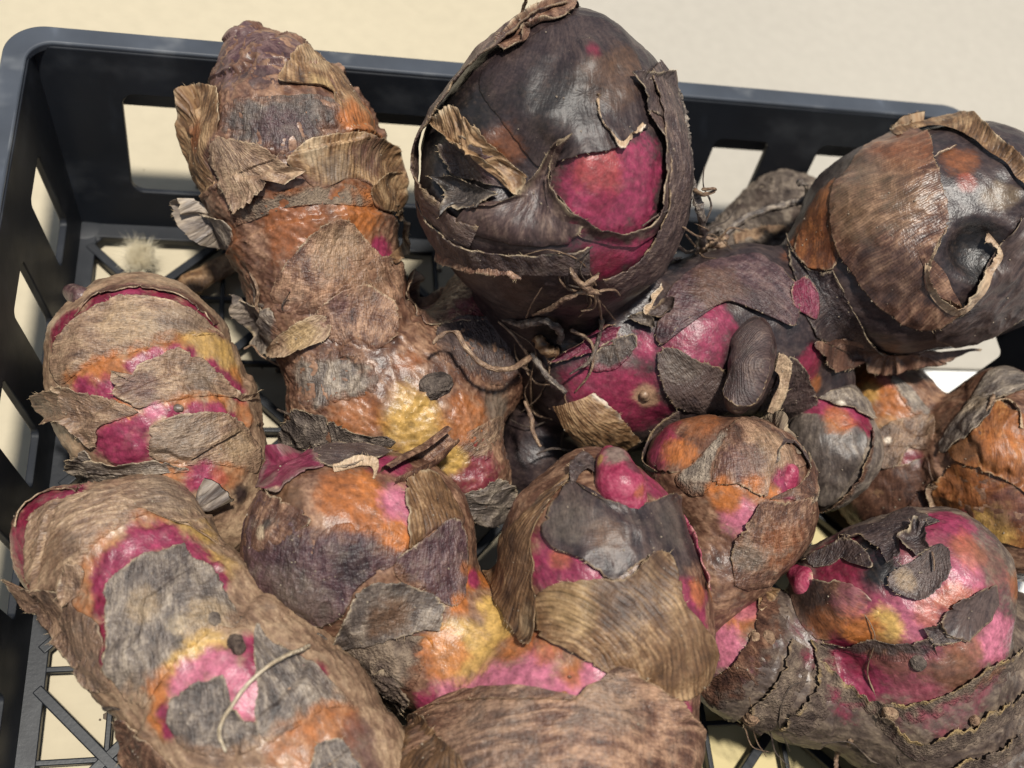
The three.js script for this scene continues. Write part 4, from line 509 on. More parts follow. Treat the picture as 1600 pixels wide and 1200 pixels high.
rhizome({
  label: 'grey-brown rhizome with bright pink arched scars in the near left corner of the crate',
  chains: [[[26.8,-38,175,18.74], [43.5,-34,181.3,24.65], [60.8,-33,206.2,27.56], [81.1,-33,229.3,31.86], [100.1,-35,253,31.36]]], k: 6, rings: [[5,2.4]],
  body: {pal: 'tan', dust: 0.35, wrinkle: 0.35, spots: [[20.2,-21.4,168.8,13.3, 'deep'], [27.1,-21.1,163.5,6.3, 'pink'], [14.3,-24.9,179.8,11.6, 'deep'], [16.1,-27.5,187,7, 'deep'], [36.5,-11.6,195.7,7.4, 'orange',0.55], [41.7,-8,186.2,6.7, 'orange',0.5], [53.1,-9.5,177.9,6.1, 'orange',0.5], [63.8,-15.1,178.4,8.6, 'ochre',0.7], [71.3,-10.1,191.6,7.6, 'ochre',0.6], [36.2,-15,204.5,5.9, 'orange',0.5], [43.5,-8.2,191.6,5.9, 'pink'], [49.6,-7.6,186.5,7.5, 'pink'], [56.4,-9.2,183.7,6.8, 'pink'], [63.2,-9.3,187.7,6.8, 'pink'], [69.4,-7.7,194.7,6, 'pink'], [72.5,-7,198.9,3.7, 'pink'], [41,-9.8,197.2,5.2, 'pink'], [41.5,-10.2,203.1,4.4, 'deep'], [42.7,-10.5,210.4,3.6, 'deep'], [43.8,-12.2,217.3,2.9, 'deep'], [63.2,-4,220.8,6.4, 'ochre',0.8], [70.6,-2.3,218,6.4, 'ochre',0.8], [58.6,-6.8,227.7,5.7, 'orange',0.8], [58.2,-8.7,234.1,4.9, 'orange',0.8], [59.8,-9.1,238.9,3.5, 'orange',0.7], [67.6,-2.3,226.3,5.6, 'rose'], [63.6,-4.1,229.2,4.2, 'rose'], [73,-0.9,224.1,5.6, 'rose'], [79.4,0.3,230.2,7, 'rose'], [81.5,-0.2,235.6,5.6, 'rose'], [82.4,-1.4,218.6,4.3, 'pink'], [83,0,224.7,3.5, 'pink'], [61.1,-6.7,234.7,3.5, 'pink'], [61.2,-8.1,239.2,2.8, 'pink'], [103.7,-4.6,241.4,9.2, 'orange',0.6], [94.6,-2.9,247.3,7.7, 'orange',0.5], [100.2,-5.2,227.1,4.4, 'deep'], [96.6,-4,223.6,2.9, 'deep'], [113.7,-7.4,247,7.9, 'purple',0.6]]},
  bracts: [
    {o: [[16.9,-22.3,172.2,1.6], [21.9,-20.1,169.3,1.02], [32,-15.1,167.2,0.59], [42.9,-14.1,164.4,0.2], [52.8,-27,157.9,0.2], [59.9,-36.1,161,0], [66.5,-37.2,168.6,0], [73.7,-18.3,184,-0.4], [67,-22.7,173.5,-0.6], [59.1,-14.5,172.7,-0.6], [51.5,-9.6,175.8,-0.6], [42.7,-7.8,181.2,-0.6], [36,-9.5,187.5,-0.6], [31.5,-14.3,194.7,-0.5], [26.1,-20.4,195.8,0], [18.7,-27.8,190.9,1.31], [17.3,-22.9,182.2,1.6]], f: [-56,-48,207], pal: 'tan', h: 0.7, wr: 0.55, dust: 0.3, edge: 'pale', ew: 0.3, bulge: 0.8, spots: [[30.6,-11.5,184.8,4.5, 'dark',0.4], [54.9,-15,167.4,10.3, 'grey',0.4], [24.2,-16.4,184.5,6.8, 'brown',0.5]]},
    {a: [[28.9,-19.2,164.3,0.73], [20.3,-25.7,162.4,1.02], [13.6,-28,166.2,1.02], [11.7,-27,173.2,0.73]], b: [[31,-19.4,163,0], [20.1,-31.1,158.9,0], [13.4,-34.2,162.5,0], [9.3,-34.4,169.3,0]], f: [-17,-55,208], pal: 'brown', h: 0.5, dust: 0.2, spots: []},
    {o: [[10.9,-36,184.6,4], [12,-38.3,186.5,2.5], [19.6,-27.5,192,1.6], [27.8,-18.8,196.5,0.73], [33.6,-16.6,202.1,0.2], [40.3,-12,208.5,0.2], [43.1,-13.5,218.4,-0.3], [44.5,-18,226,-0.3], [39.6,-22.7,223.3,0.88], [35.3,-25.3,217.8,2.18], [27.5,-32.2,204,4.1], [16.1,-38,190.6,3.7]], f: [54,-36,230], pal: 'tan', h: 0.8, wr: 0.45, tone: -0.2, dust: 0.25, spots: []},
    {label: 'grey papery scale with a torn top edge', o: [[42.2,-9.3,198,1.02], [48.6,-7.4,192.2,1.6], [55.5,-7.3,190,1.6], [61.9,-8.9,188,1.89], [64.4,-7.3,192.5,1.6], [70.2,-8,194.8,1.31], [74,-6.6,201.5,0.59], [80.8,-4.9,209.6,-0.3], [82,-3.1,213.8,-0.5], [75.3,-3.2,212.8,-0.5], [69.8,-2.8,215.6,-0.5], [63.2,-4,220.8,-0.4], [59.2,-6.1,225.7,-0.3], [56.5,-8.6,229.3,-0.3], [53.8,-12.3,232.5,-0.5], [48.3,-16.6,229.3,-0.3], [44,-13.5,219.9,0.73], [43.5,-9.9,209.9,1.16]], f: [46,39,125], pal: 'grey', h: 0.8, wr: 0.6, dust: 0.5, rag: 1.2, sharp: 1, bulge: 0.5, spots: [[70.3,-3.6,211.1,8, 'tan',0.6], [52.5,-5.1,204.9,5.1, 'tan',0.5], [62.7,-3.6,211.5,2.9, 'pale',0.4], [55.9,-6.1,194.1,8.2, 'dark',0.35]]},
    {o: [[83.7,-3.6,213.2,1.31], [88,-2.4,218,0.88], [96.6,-4.5,221.5,0.2], [102.6,-6.5,227.6,0], [111.2,-10,235.2,-0.4], [103.8,-5.5,236.4,-0.6], [95.3,-2.5,241.4,-0.6], [87.8,-2.3,245,-0.5], [84,-0.8,239,0.88], [84.3,0.1,231.7,1.31], [83.2,-0.6,221.7,1.31]], f: [76,18,186], pal: 'grey', h: 0.7, wr: 0.4, dust: 0.5, rag: 0.8, spots: []},
    {o: [[63,-4.7,231.4,1.31], [69.1,-1.8,228.7,1.6], [75.7,-0.1,227.3,1.89], [76.3,0,229.3,1.31], [77.8,-0.2,234.1,1.31], [81.3,-1,239.5,1.31], [84.3,-1,239.7,0.59], [85.8,-2.5,245.5,-0.4], [77.8,-4.8,248.6,-0.5], [70.4,-6.4,246.6,-0.5], [63.8,-7.8,242.7,-0.2], [61.9,-6.7,236.8,1.02]], f: [70,21,195], pal: 'grey', h: 0.8, wr: 0.6, tone: -0.08, dust: 0.3, rag: 0.9, sharp: 1, spots: []},
    {o: [[100.8,-3.5,245.9,1.31], [106.5,-5,244.8,1.31], [109.9,-5.4,249.8,0.88], [112,-6,254.5,0], [99.4,-3.6,254.1,0], [99.8,-3.3,248.9,1.02]], f: [104,11,221], pal: 'grey', h: 0.7, dust: 0.5, spots: []},
    {o: [[47.4,-21.8,232.8,2.32], [50.7,-18.4,235.7,0.59], [56.9,-13.8,242,0], [62.8,-13.9,249.7,0], [52.9,-32.7,247.1,1.6], [48.2,-32.4,238.7,2.4]], f: [70,-8,229], pal: 'brown', h: 0.8, wr: 0.5, spots: []},
    {o: [[60.8,-28.2,162.6,6.3], [63.5,-27.3,165.8,9.2], [66.1,-27.9,168.9,9.8], [66.9,-30.6,169.2,7.7], [63,-34.9,163.9,1.02]], f: [58,-27,151], pal: 'grey', h: 1, wr: 0.8, tone: -0.1, rag: 1.4, spots: []},
    {o: [[28.6,-15.2,192.1,0.88], [31.7,-12.2,190,0.88], [34.9,-11.6,193.4,0], [32.7,-15.3,198.3,-0.3], [29.4,-19.8,199.9,1.31], [27.9,-18.7,196.4,1.6]], f: [32,-5,177], pal: 'tan', h: 1, wr: 0.5, tone: -0.05, spots: []},
  ],
  buds: [
    {n: 'root_scar', chains: [[[78.2,-2.5,217.6,2.44], [79,-1,219.7,1.86]]], pal: 'soil', spots: [], dust: 0.5, mat: 'soil', wrinkle: 0.3},
    {n: 'root_scar', chains: [[[71.9,-4.8,209.7,1.89], [72.4,-3.5,210.8,1.45]]], pal: 'grey', spots: [], dust: 0.5, mat: 'soil', wrinkle: 0.3},
  ],
  roots: [
    {p: [[40.4,-29.7,226.6,0.59], [41.5,-27.6,228.6,0.74], [44.4,-21.5,229.9,0.44], [46.7,-20.3,230.6,0.29]], pal: 'soil', n: 'rootlet'},
  ],
});
rhizome({
  label: 'double bulb in the near middle, orange-shouldered half and pink-nosed half joined by pink neck',
  chains: [[[109.8,-24,181.4,30.88], [123.4,-26,179.8,28.88]],
    [[121.4,-28,184.6,28.17], [135.8,-34,206.6,20.76], [153.8,-34,219.7,21.66], [172.6,-28,230,24.34]],
    [[124.8,-46,198.6,19.32], [125.4,-56,211.2,14.29]],
    [[190.4,-6,172.7,15.53], [188.1,-6,193.4,28.11], [191.7,-10,214.1,29.67], [181.3,-22,231.7,28.05]],
    [[151.1,-26,261.1,28.5], [172.4,-20,250.6,31.8], [191.3,-20,246.1,25.56]]],
  body: {pal: 'brown', dust: 0.25, wrinkle: 0.25, spots: [[147.7,-3.6,232.9,10.9, 'rose'], [160.9,6.8,231.7,10.7, 'rose'], [152.6,4.3,237.2,11.4, 'rose'], [140.7,-13,233.9,9.4, 'rose'], [135.2,-22.7,234.1,6.1, 'pink'], [166.6,11.6,238.6,8, 'rose'], [170.7,11.2,233.1,4.9, 'orange',0.7], [177.7,12.8,234.6,4.9, 'rose'], [155.8,-11.9,206.9,7.1, 'ochre'], [155.4,-20,197,5.5, 'orange'], [145.6,-10.9,220.1,11.3, 'ochre',0.9], [138,-13.3,220.9,7.8, 'orange',0.8], [158.6,-1.1,221.3,7.7, 'orange',0.8], [165.7,7.4,225.5,5.8, 'orange',0.7], [157,-7,213.7,7, 'ochre',0.9], [168.1,15.6,201.5,9.3, 'pink'], [175.2,19.6,206.4,7.5, 'pink'], [169.6,17.1,200.3,4.2, 'orange',0.5], [209,16.7,216.8,8.5, 'pink'], [210.7,14.3,222.2,6.8, 'pink'], [204.4,4,243.7,5, 'pink'], [220.7,0.6,204.3,8, 'orange',0.8], [211.3,15.3,212.1,4.3, 'orange',0.7], [219.8,-2,196.7,6.2, 'rust',0.7], [206.5,13.5,179.2,9.9, 'pink'], [111.7,6.5,177.2,9.5, 'orange',0.95], [103.7,6.1,178.5,6.6, 'orange',0.6], [118.9,5.8,180.1,7.4, 'orange',0.8], [106,4.8,170.9,5.2, 'rust',0.6], [111.5,6.7,185,9.4, 'rust',0.5], [125.2,4,177.1,6, 'rose'], [124.5,4.5,184.3,4.4, 'rose'], [122.4,-0.8,163.6,6.9, 'pink'], [123.2,4.2,188.1,5.1, 'orange'], [146.8,-11.9,197.9,4.6, 'orange'], [149.2,-14.1,197.3,3.1, 'pink'], [143.8,-10.8,206,4.5, 'orange'], [93.1,1.5,176.6,6.6, 'brown',0.8]]},
  bracts: [
    {label: 'dusty purple-grey lower scale of the left bulb', o: [[79,-25.1,179.3,0], [80.3,-23.4,172.2,0], [84.8,-11.3,168.6,0], [92.5,1.5,182.8,0.2], [100.2,5,185.8,-0.5], [111.5,6.6,185.7,-0.8], [121.8,4.8,186.7,-0.7], [127,2.4,191.3,-0.2], [124,1.2,196.2,0], [115.9,0.5,200.3,0.2], [111.8,-2.2,203.8,0.2], [107.9,-9.3,209,0.59], [99.6,-17.2,209.9,1.02], [89.5,-33.8,202.5,1.02], [83.2,-31,195.4,0.2], [79.5,-27.5,186,0]], f: [110,40,129], pal: 'purple', h: 0.5, wr: 0.8, tone: -0.06, dust: 0.45, spots: [[86.1,-4.2,182.1,8.1, 'brown',0.6], [110.1,2.3,197.8,6.5, 'black',0.6], [93.3,0.1,191.4,4.3, 'dark',0.5], [95.7,-8.1,203.8,10.9, 'grey',0.4]]},
    {o: [[79.2,-26,178.2,0], [80.5,-21.9,171.8,0], [84.8,-10.6,169.3,0.2], [91.7,0.6,177,1.31], [98.8,4.7,184.1,0.88], [93.2,1.4,187.4,-0.3], [86.2,-5.7,189.3,-0.6], [79.6,-21.1,187,-0.4]], f: [84,-21,213], pal: 'brown', h: 0.8, wr: 0.3, tone: -0.02, dust: 0.3, spots: [[87.2,-3,182.2,1.9, 'black',0.9], [85.4,-5.3,184.4,2.2, 'pale',0.7]]},
    {o: [[98.8,-13,154.7,0.73], [110.3,-11.1,153.3,1.31], [119.5,-8.5,155.7,1.31], [124.6,-4.4,159.9,1.02], [118.5,-0.1,163.5,1.02], [112.1,3.1,166.8,1.02], [105.5,2.9,166.8,1.02], [101.2,-0.5,163.3,0.59]], f: [34,-18,159], pal: 'dark', h: 0.6, wr: 0.5, tone: 0.3, dust: 0.4, spots: []},
    {label: 'standing crimson scale', o: [[91,-13,159.5,7.9], [93.1,-11.1,158.9,6.9], [97.6,-12.4,155.5,1.1], [102,-0.6,162.9,0.73], [102.7,1.8,165.9,0.2], [96,0.5,168.6,0.59], [91.7,-0.4,173,1.02], [88.8,-2.9,173,1.6], [85,-12.2,167.4,1.89], [88.3,-14.9,161.2,3.8]], f: [109,-1,161], pal: 'plum', mat: 'gloss', h: 0.8, wr: 0.3, dust: 0.15, edge: 'grey', ew: 1.4, spots: [[89.4,-19.4,158.6,3.1, 'grey',0.7], [88,-7.1,167.4,3, 'grey',0.5], [93.2,-9.3,159.9,4.6, 'pink',0.6], [89.5,-2.1,173.5,2.2, 'pale',0.5]]},
    {label: 'pale torn membrane edge', a: [[105.5,3,167,1.31], [110.7,2.5,165.5,2.18], [117.6,0.8,164.5,1.89], [118.9,2.3,167.4,1.02], [117.9,4.1,171,0.73]], b: [[105.8,3.7,168.4,0.2], [111,3.4,167.2,0.2], [116.3,2.4,166.6,0.2], [117.5,3.2,168.6,0.1], [117,4.3,171.1,0]], f: [108,-12,194], pal: 'tan', h: 0.6, tone: 0.4, rag: 1.6, spots: []},
    {o: [[127,2.7,172.9,1.45], [135.8,-3.8,165.5,0.73], [140.9,-4.8,169.6,0.1], [145.3,-6.2,178.1,0], [145.4,-6.1,182.2,-0.5], [137.3,-0.1,185.2,-0.6], [131.6,1.4,189.6,-0.5], [127.4,1.9,192.4,1.02], [127,3.8,184.1,1.45]], f: [135,-24,229], pal: 'gold', h: 0.8, wr: 0.25, tone: -0.08, dust: 0.1, edge: 'pale', ew: 0.7, spots: []},
    {o: [[127,2,192.4,0.88], [133.2,1.2,188.3,0.59], [141.3,-2.4,181.5,0.59], [144.8,-5.7,184,0.2], [146.5,-10,192.2,0.2], [145.6,-11.4,202.7,0.59], [141.7,-10.4,207.2,0.73], [134.2,-7,204.1,-0.2], [126.4,-3,201.7,-0.4], [122.9,0.7,197.6,-0.3]], f: [136,28,138], pal: 'purple', h: 0.7, wr: 0.7, dust: 0.45, spots: [[143.4,-10.7,205.6,3, 'orange',0.8], [145.1,-9.7,195.4,2.6, 'orange',0.6]]},
    {o: [[106.5,-31.3,212.9,0.59], [118.5,-15.9,214.3,0.59], [129.9,-12.5,214.9,0.1], [135.8,-12.4,216.6,-0.4], [133.7,-15.7,222.3,-0.6], [130,-23.6,227.8,-0.4], [123.5,-24.5,223.6,0.88], [114.3,-39.5,218.2,1.31], [109.1,-50.4,211.4,1]], f: [115,2,175], pal: 'soil', mat: 'soil', h: 0.5, wr: 1, tone: 0.15, dust: 0.6, spots: []},
    {o: [[114,-51.7,219,1.6], [119.2,-25.7,220.8,1.02], [126.2,-22.4,224.2,1.02], [130.8,-27.9,230.6,1.31], [128.2,-56.6,225.4,2.5], [118.4,-53.8,223.5,1.6]], f: [117,-25,206], pal: 'soil', mat: 'soil', h: 0.8, wr: 1.8, dust: 0.5, rag: 2, spots: []},
    {label: 'folded grey-brown scale on the neck', o: [[111.8,-2.2,203.8,1.31], [116,-0.1,201,2.47], [124.9,-1.8,200.6,2.47], [134.2,-6.5,203.1,1.89], [138.3,-9.2,206.4,1.6], [137.3,-11.4,213.9,1.31], [133.2,-11.2,213.1,1.02], [124.2,-13.8,214.7,0.59], [115.8,-19.2,215.2,0.88], [106,-25.8,213.1,2.18], [108,-12.1,210.5,1.89]], f: [123,-30,249], pal: 'grey', h: 1, wr: 0.7, tone: -0.05, dust: 0.4, sharp: 1, bulge: 0.8, spots: [[121.6,-8.7,208.9,8.1, 'brown',0.7], [123.4,-2.8,202.5,2.9, 'black',0.6]]},
    {a: [[88.1,-30.9,202.3,3.3], [93.9,-22.1,207.8,3.63], [102.4,-14.9,210.2,3.05], [106.3,-20.2,212.7,1.6]], b: [[90.6,-30.4,204.7,5.7], [94.8,-31.7,207.4,4.2], [101.6,-29.3,211.3,3.05], [105.9,-25.9,213.1,1.6]], f: [93,-8,171], pal: 'grey', h: 0.6, wr: 0.7, tone: -0.1, rag: 1.3, spots: []},
    {label: 'brown veined scale folded over the bulb at left', o: [[176.5,15.7,175.6,0.73], [169.5,13,178.7,0], [162.6,8.4,185.3,0], [159.5,-15.6,188.3,0], [154.7,-23.3,193.1,0], [157,-9.4,208.1,0.59], [159.2,-1.9,217.7,1.31], [162.2,4.4,224.7,3.34], [165,7.8,217.1,3.92], [164.3,8.7,210.5,1.89], [163.9,10.1,204,1.31], [164.4,12.9,193.4,1.02], [170.1,16,182.8,0.59]], f: [181,30,169], pal: 'gold', h: 0.9, wr: 0.35, tone: -0.15, dust: 0.15, edge: 'tan', ew: 0.5, spots: [[160.3,5.3,197.9,9.5, 'brown',0.5], [162.3,3.9,216,5.1, 'tan',0.4]]},
    {label: 'smooth black-purple upper scale', o: [[171.7,17.1,182.4,0.59], [176.1,17.4,178.2,1.31], [179.3,21.4,183.6,1.45], [185.3,23.7,187.6,1.6], [196.5,22.5,187.2,1.6], [211.1,9.4,180.9,2.7], [216.5,1,185.1,0], [218.6,2.3,196.6,0], [214.5,11.9,206.7,-0.4], [203.4,20,210.8,-0.5], [201.5,21,204.1,0], [191.7,23.2,205.4,1.02], [186.1,22.6,208.8,1.31], [182,21.8,209.1,1.31], [175.4,20.2,203.2,1.16], [167.6,16.2,196.6,1.02], [167.2,15.7,189.9,0.73]], f: [187,67,116], pal: 'dark', mat: 'gloss', h: 0.7, wr: 0.3, tone: 0.08, dust: 0.2, edge: 'tan', ew: 0.35, bulge: 0.6, ripple: 0.6, spots: [[173.4,20.4,190.9,7.6, 'grey',0.3], [203.8,20,193,7.8, 'grey',0.2], [183,23.6,197.6,5.9, 'brown',0.5]]},
    {a: [[214.8,3.2,182.2,1.02], [215.7,7.4,193,2.1], [215.6,9.9,202.4,1.31], [214.8,12,210.3,1.02]], b: [[214.9,3.5,182.7,0.1], [217.5,2.6,191.9,0.1], [219,3.4,200.8,0.1], [217.8,8.1,210.1,0.1]], f: [191,3,190], pal: 'pink', h: 0.8, edge: 'pale', ew: 0.4, spots: []},
    {label: 'broad golden-brown scale with fine curved veins', o: [[163.9,8.3,210,1.02], [167.8,13.7,208.3,1.02], [179.6,21,209.2,1.02], [186.5,22.6,209.4,1.6], [191.7,23.2,205.4,2.18], [195.8,22.8,202.8,2.47], [201.2,21.2,203.2,1.89], [202.4,20.5,210.9,1.6], [203,19.8,216.3,1.89], [207.7,16.6,221.5,2.32], [213.2,10.4,226,2.47], [215.4,2.6,231.4,1.89], [210.1,2.4,237.9,1.02], [200.1,7.3,241.7,-0.2], [190.3,11.4,239.7,-0.3], [181.8,13.3,234.9,0.73], [171.4,11.5,227.1,1.02], [165,6.8,221.5,1.16], [164.4,7.5,214.9,1.02]], f: [161,3,242], pal: 'gold', h: 1, wr: 0.2, tone: 0.02, dust: 0.1, edge: 'tan', ew: 0.5, bulge: 0.6, arc: 1, us: 22, spots: [[189,22.3,213.6,14, 'dark',0.5], [204.7,15.5,228.2,10.8, 'brown',0.5], [202.5,20.6,201.7,1.4, 'black',1], [171.7,15.5,215.3,8.3, 'straw',0.25]]},  // tiny black spot: darkness of a small hole, put into the colour
    {label: 'wide brown scale across the front', o: [[133.5,-33.4,236.1,2], [133.3,-29,235.2,2.47], [140.9,-9.8,236.6,1.31], [153.6,6.2,239.7,1.31], [169.2,12.9,242.1,1.6], [173.7,12.7,238.8,1.89], [177.5,12.7,236.6,1.6], [181.8,13.2,235.3,1.6], [183.2,15.5,231.3,3.05], [188.4,15.3,233.2,2.47], [193.4,12.5,236.8,1.89], [202.2,6.6,241,1.89], [205.7,2.5,245.6,1.89], [214.7,-10.9,250.8,1.4], [212.5,-12.9,258.5,0.88], [187.9,6.3,265.8,0], [162.6,8.9,265.9,0], [140.6,0.4,263.4,0], [125.4,-14.5,256.8,0]], f: [-13,-34,248], pal: 'brown', h: 1.2, wr: 0.4, tone: 0.1, dust: 0.4, edge: 'tan', sharp: 1, bulge: 0.4, spots: [[180.9,12.8,242.7,9.7, 'grey',0.4], [148.9,5.4,248.9,15.9, 'grey',0.25]]},
    {o: [[132.4,-30.7,239.3,2.5], [133.4,-27.2,236.8,3.05], [135.7,-7.2,246,0.88], [141.9,1.2,255.4,0.2], [137.1,-1.2,261.5,0], [124.7,-15.9,257.3,0.73]], f: [131,3,232], pal: 'gold', h: 1.6, wr: 0.4, tone: -0.15, spots: []},
    {a: [[175.8,17.2,178.1,1.89], [178.3,13.6,172.3,2.76], [182.8,12.4,169.4,3.05], [184.7,15.6,172.3,2.18]], b: [[176.2,19.2,181.3,0.73], [178.5,17.6,176.9,1.02], [181.7,17.1,174.8,1.31], [182.9,18.6,176.4,1.02]], f: [183,13,185], pal: 'dark', h: 0.7, tone: 0.3, spots: []},
  ],
  buds: [
    {n: 'bud', chains: [[[191.7,18.5,185.8,7.51], [190,22.8,180.5,6.62], [189.1,21.3,173.8,5.03], [189.9,15.3,167,2.78]]], pal: 'pink', mat: 'skin', wrinkle: 0.08, dust: 0.06, spots: [[188.1,26.4,171.3,5.2, 'grey',0.9], [192.4,28.9,177.1,3.1, 'dark',0.7], [193.3,27.9,185,2.5, 'orange',0.6], [183.8,23.4,172.8,2.1, 'ochre',0.8]], cell: 0.4, label: 'shiny pink nose of the bulb'},
    {n: 'bud', chains: [[[167.9,11.7,239.9,1.44], [167.5,12.5,239.6,1.2]]], pal: 'amber', spots: [], cell: 0.3, wrinkle: 0.05, dust: 0},
    {n: 'bud', chains: [[[170.5,10.8,234.2,1.06], [170.1,11.6,234.1,0.89]]], pal: 'brown', spots: [], cell: 0.3, wrinkle: 0.05, dust: 0},
  ],
  roots: [
  ],
});
rhizome({
  label: 'dusty brown bulb with amber shoulder, wedged right behind the bulb with the pink nose',
  chains: [[[234.7,-20,158.8,19.09], [247.4,-18,164.6,22.63], [252,-20,175.9,19.78]],
    [[252.3,-22,172.7,19.96], [238.9,-28,191.6,13.81], [228,-36,202.6,13.35]]],
  body: {pal: 'brown', dust: 0.45, wrinkle: 0.25, spots: [[219.2,-10.3,153.3,8.5, 'pink'], [223,-4.6,157.6,6.9, 'orange'], [229.9,-4.9,147.2,8.5, 'rust',0.7], [238.1,-1.2,181,7.4, 'rose'], [234,0.1,175.1,6.7, 'orange'], [243.4,4.5,174.6,5.9, 'orange',0.8], [254.3,4.8,172.4,6, 'pink'], [248.8,4.2,176.1,3, 'orange']]},
  bracts: [
    {label: 'smooth amber and pink shoulder', o: [[220.1,-22.1,146.7,0], [225.1,-20.9,142.3,0.1], [230.6,-17.7,140.2,0.1], [239,-11.7,140.6,0], [237.9,2.7,154.2,-0.3], [230.1,0.6,160.8,-0.3], [222.3,-5.8,164.1,0.2], [218,-11.1,161.9,0.59], [216.2,-16.1,155.9,0.2]], f: [224,12,122], pal: 'brown', mat: 'gloss', h: 0.5, wr: 0.12, tone: -0.02, dust: 0.15, bulge: 0.8, spots: [[219,-10.2,154.3,8.5, 'pink',0.9], [222.8,-4.7,158.4,6.1, 'orange',0.9], [231.1,-4.1,147.7,8.5, 'rust',0.7], [223.2,-9.6,147.7,4.7, 'deep',0.6]]},
    {a: [[229.4,-13.1,141.6,3.7], [224.1,-17.6,143.1,3], [219.6,-20.7,147.1,1.6], [216.1,-17.8,155.1,2.18], [218,-11.1,161.9,1.6]], b: [[232.1,-22.2,139.8,0.2], [226.4,-25.7,142.6,0.2], [221.3,-27,147.1,0.2], [220,-28.9,150.5,0.2], [216.4,-15,160.6,0.2]], f: [233,-14,151], pal: 'dark', h: 0.6, tone: 0.2, edge: 'tan', spots: []},
    {o: [[240.9,1.3,150.2,0], [255.9,-7.4,143.8,0.2], [260.8,-4.8,148.3,0.2], [265.9,-3.5,156.4,0.59], [263.5,1.2,165.1,0.2], [255.8,5.1,168.5,-0.3], [248.1,5.2,173.7,-0.2], [245.7,3.5,177.4,0.59], [237.9,3.5,172.6,0.59], [231,-0.1,170.6,0.59], [232.3,2.1,163.1,0]], f: [245,26,129], pal: 'brown', h: 0.6, wr: 0.3, tone: 0.04, dust: 0.3, bulge: 0.6, spots: [[248.7,6.6,161,9.8, 'tan',0.3], [233.4,1.3,171.6,3, 'orange',0.8], [242,4.3,174.1,4.4, 'orange',0.9], [238.8,5.3,164.5,7.5, 'purple',0.5]]},
    {a: [[250.7,6.6,166.7,1.31], [252.7,6.2,162,1.89], [257.4,4.3,159.9,1.89], [261.7,2.3,163.1,1.89], [263.6,1.1,166.7,1.6]], b: [[249.2,6.6,167.5,0.1], [251,6.4,161.7,0.1], [256.5,3.9,157.2,0.1], [263.3,-0.1,157.8,0.1], [265.9,-1.2,163.3,0.1]], f: [256,-1,174], pal: 'dark', h: 0.8, tone: 0.2, spots: []},
    {o: [[257.8,-9.9,143.5,1.02], [258.3,-1.9,149,6.2], [261.6,-2.6,151.2,1.7], [266.2,-3.6,156.7,0.9], [259.8,3.4,162,0], [259.4,-4,147.9,0]], f: [246,3,133], pal: 'soil', mat: 'soil', h: 0.8, wr: 0.8, tone: 0.1, dust: 0.5, spots: []},
    {o: [[267.4,-4.2,158.8,1.5], [269.4,-5.4,164.1,1.5], [265.2,-2.1,176.9,1.31], [254.8,2.7,177.9,-0.3], [248,3.5,177.8,0.2], [254,3.9,175.2,0.59], [261.1,2.1,171.3,0.59]], f: [269,4,176], pal: 'brown', h: 0.7, tone: -0.12, dust: 0.3, spots: []},
    {label: 'dusty brown front scale', o: [[244.2,2.6,178.6,1.6], [252,2.8,178.9,1.6], [263.2,-0.4,176.2,1.02], [264.6,-4.3,183.2,0.2], [263.9,-7.5,187.8,0], [258.6,-11.2,193.5,0], [254.3,-19.3,198.6,0], [244,-17.6,202.9,-0.4], [237.8,-15,201.1,-0.3], [236.7,-10.5,192.9,0.59], [237.7,-7.7,188.6,1.31], [240.5,-2.1,183.7,1.6]], f: [249,15,153], pal: 'brown', h: 0.8, wr: 0.5, dust: 0.5, edge: 'tan', sharp: 1, spots: [[253,-4.8,190.3,8.6, 'rust',0.5], [242.3,-9.1,193.5,5.5, 'grey',0.6]]},
    {label: 'grit-covered crease', o: [[221.1,-7.7,165.4,-0.3], [229,-0.2,159.6,-0.2], [237.3,1.3,151.8,-0.2], [238.6,3,154.3,-0.2], [232.3,2.1,163.1,-0.2], [230.4,-0.4,170.1,-0.2], [228.1,-4.3,173.3,-0.3], [223.6,-8.2,170.9,-0.3]], f: [225,20,126], pal: 'grey', mat: 'soil', h: 0.75, wr: 0.7, tone: 0.12, dust: 0.7, spots: []},
  ],
  buds: [
    {n: 'bud', chains: [[[255.6,0.7,171.5,4.62], [257.1,5,168.8,2.55]]], pal: 'pink', spots: [[252.3,0.8,174.8,3, 'orange',0.6]], cell: 0.5, wrinkle: 0.08, dust: 0.15},
  ],
  roots: [
  ],
});
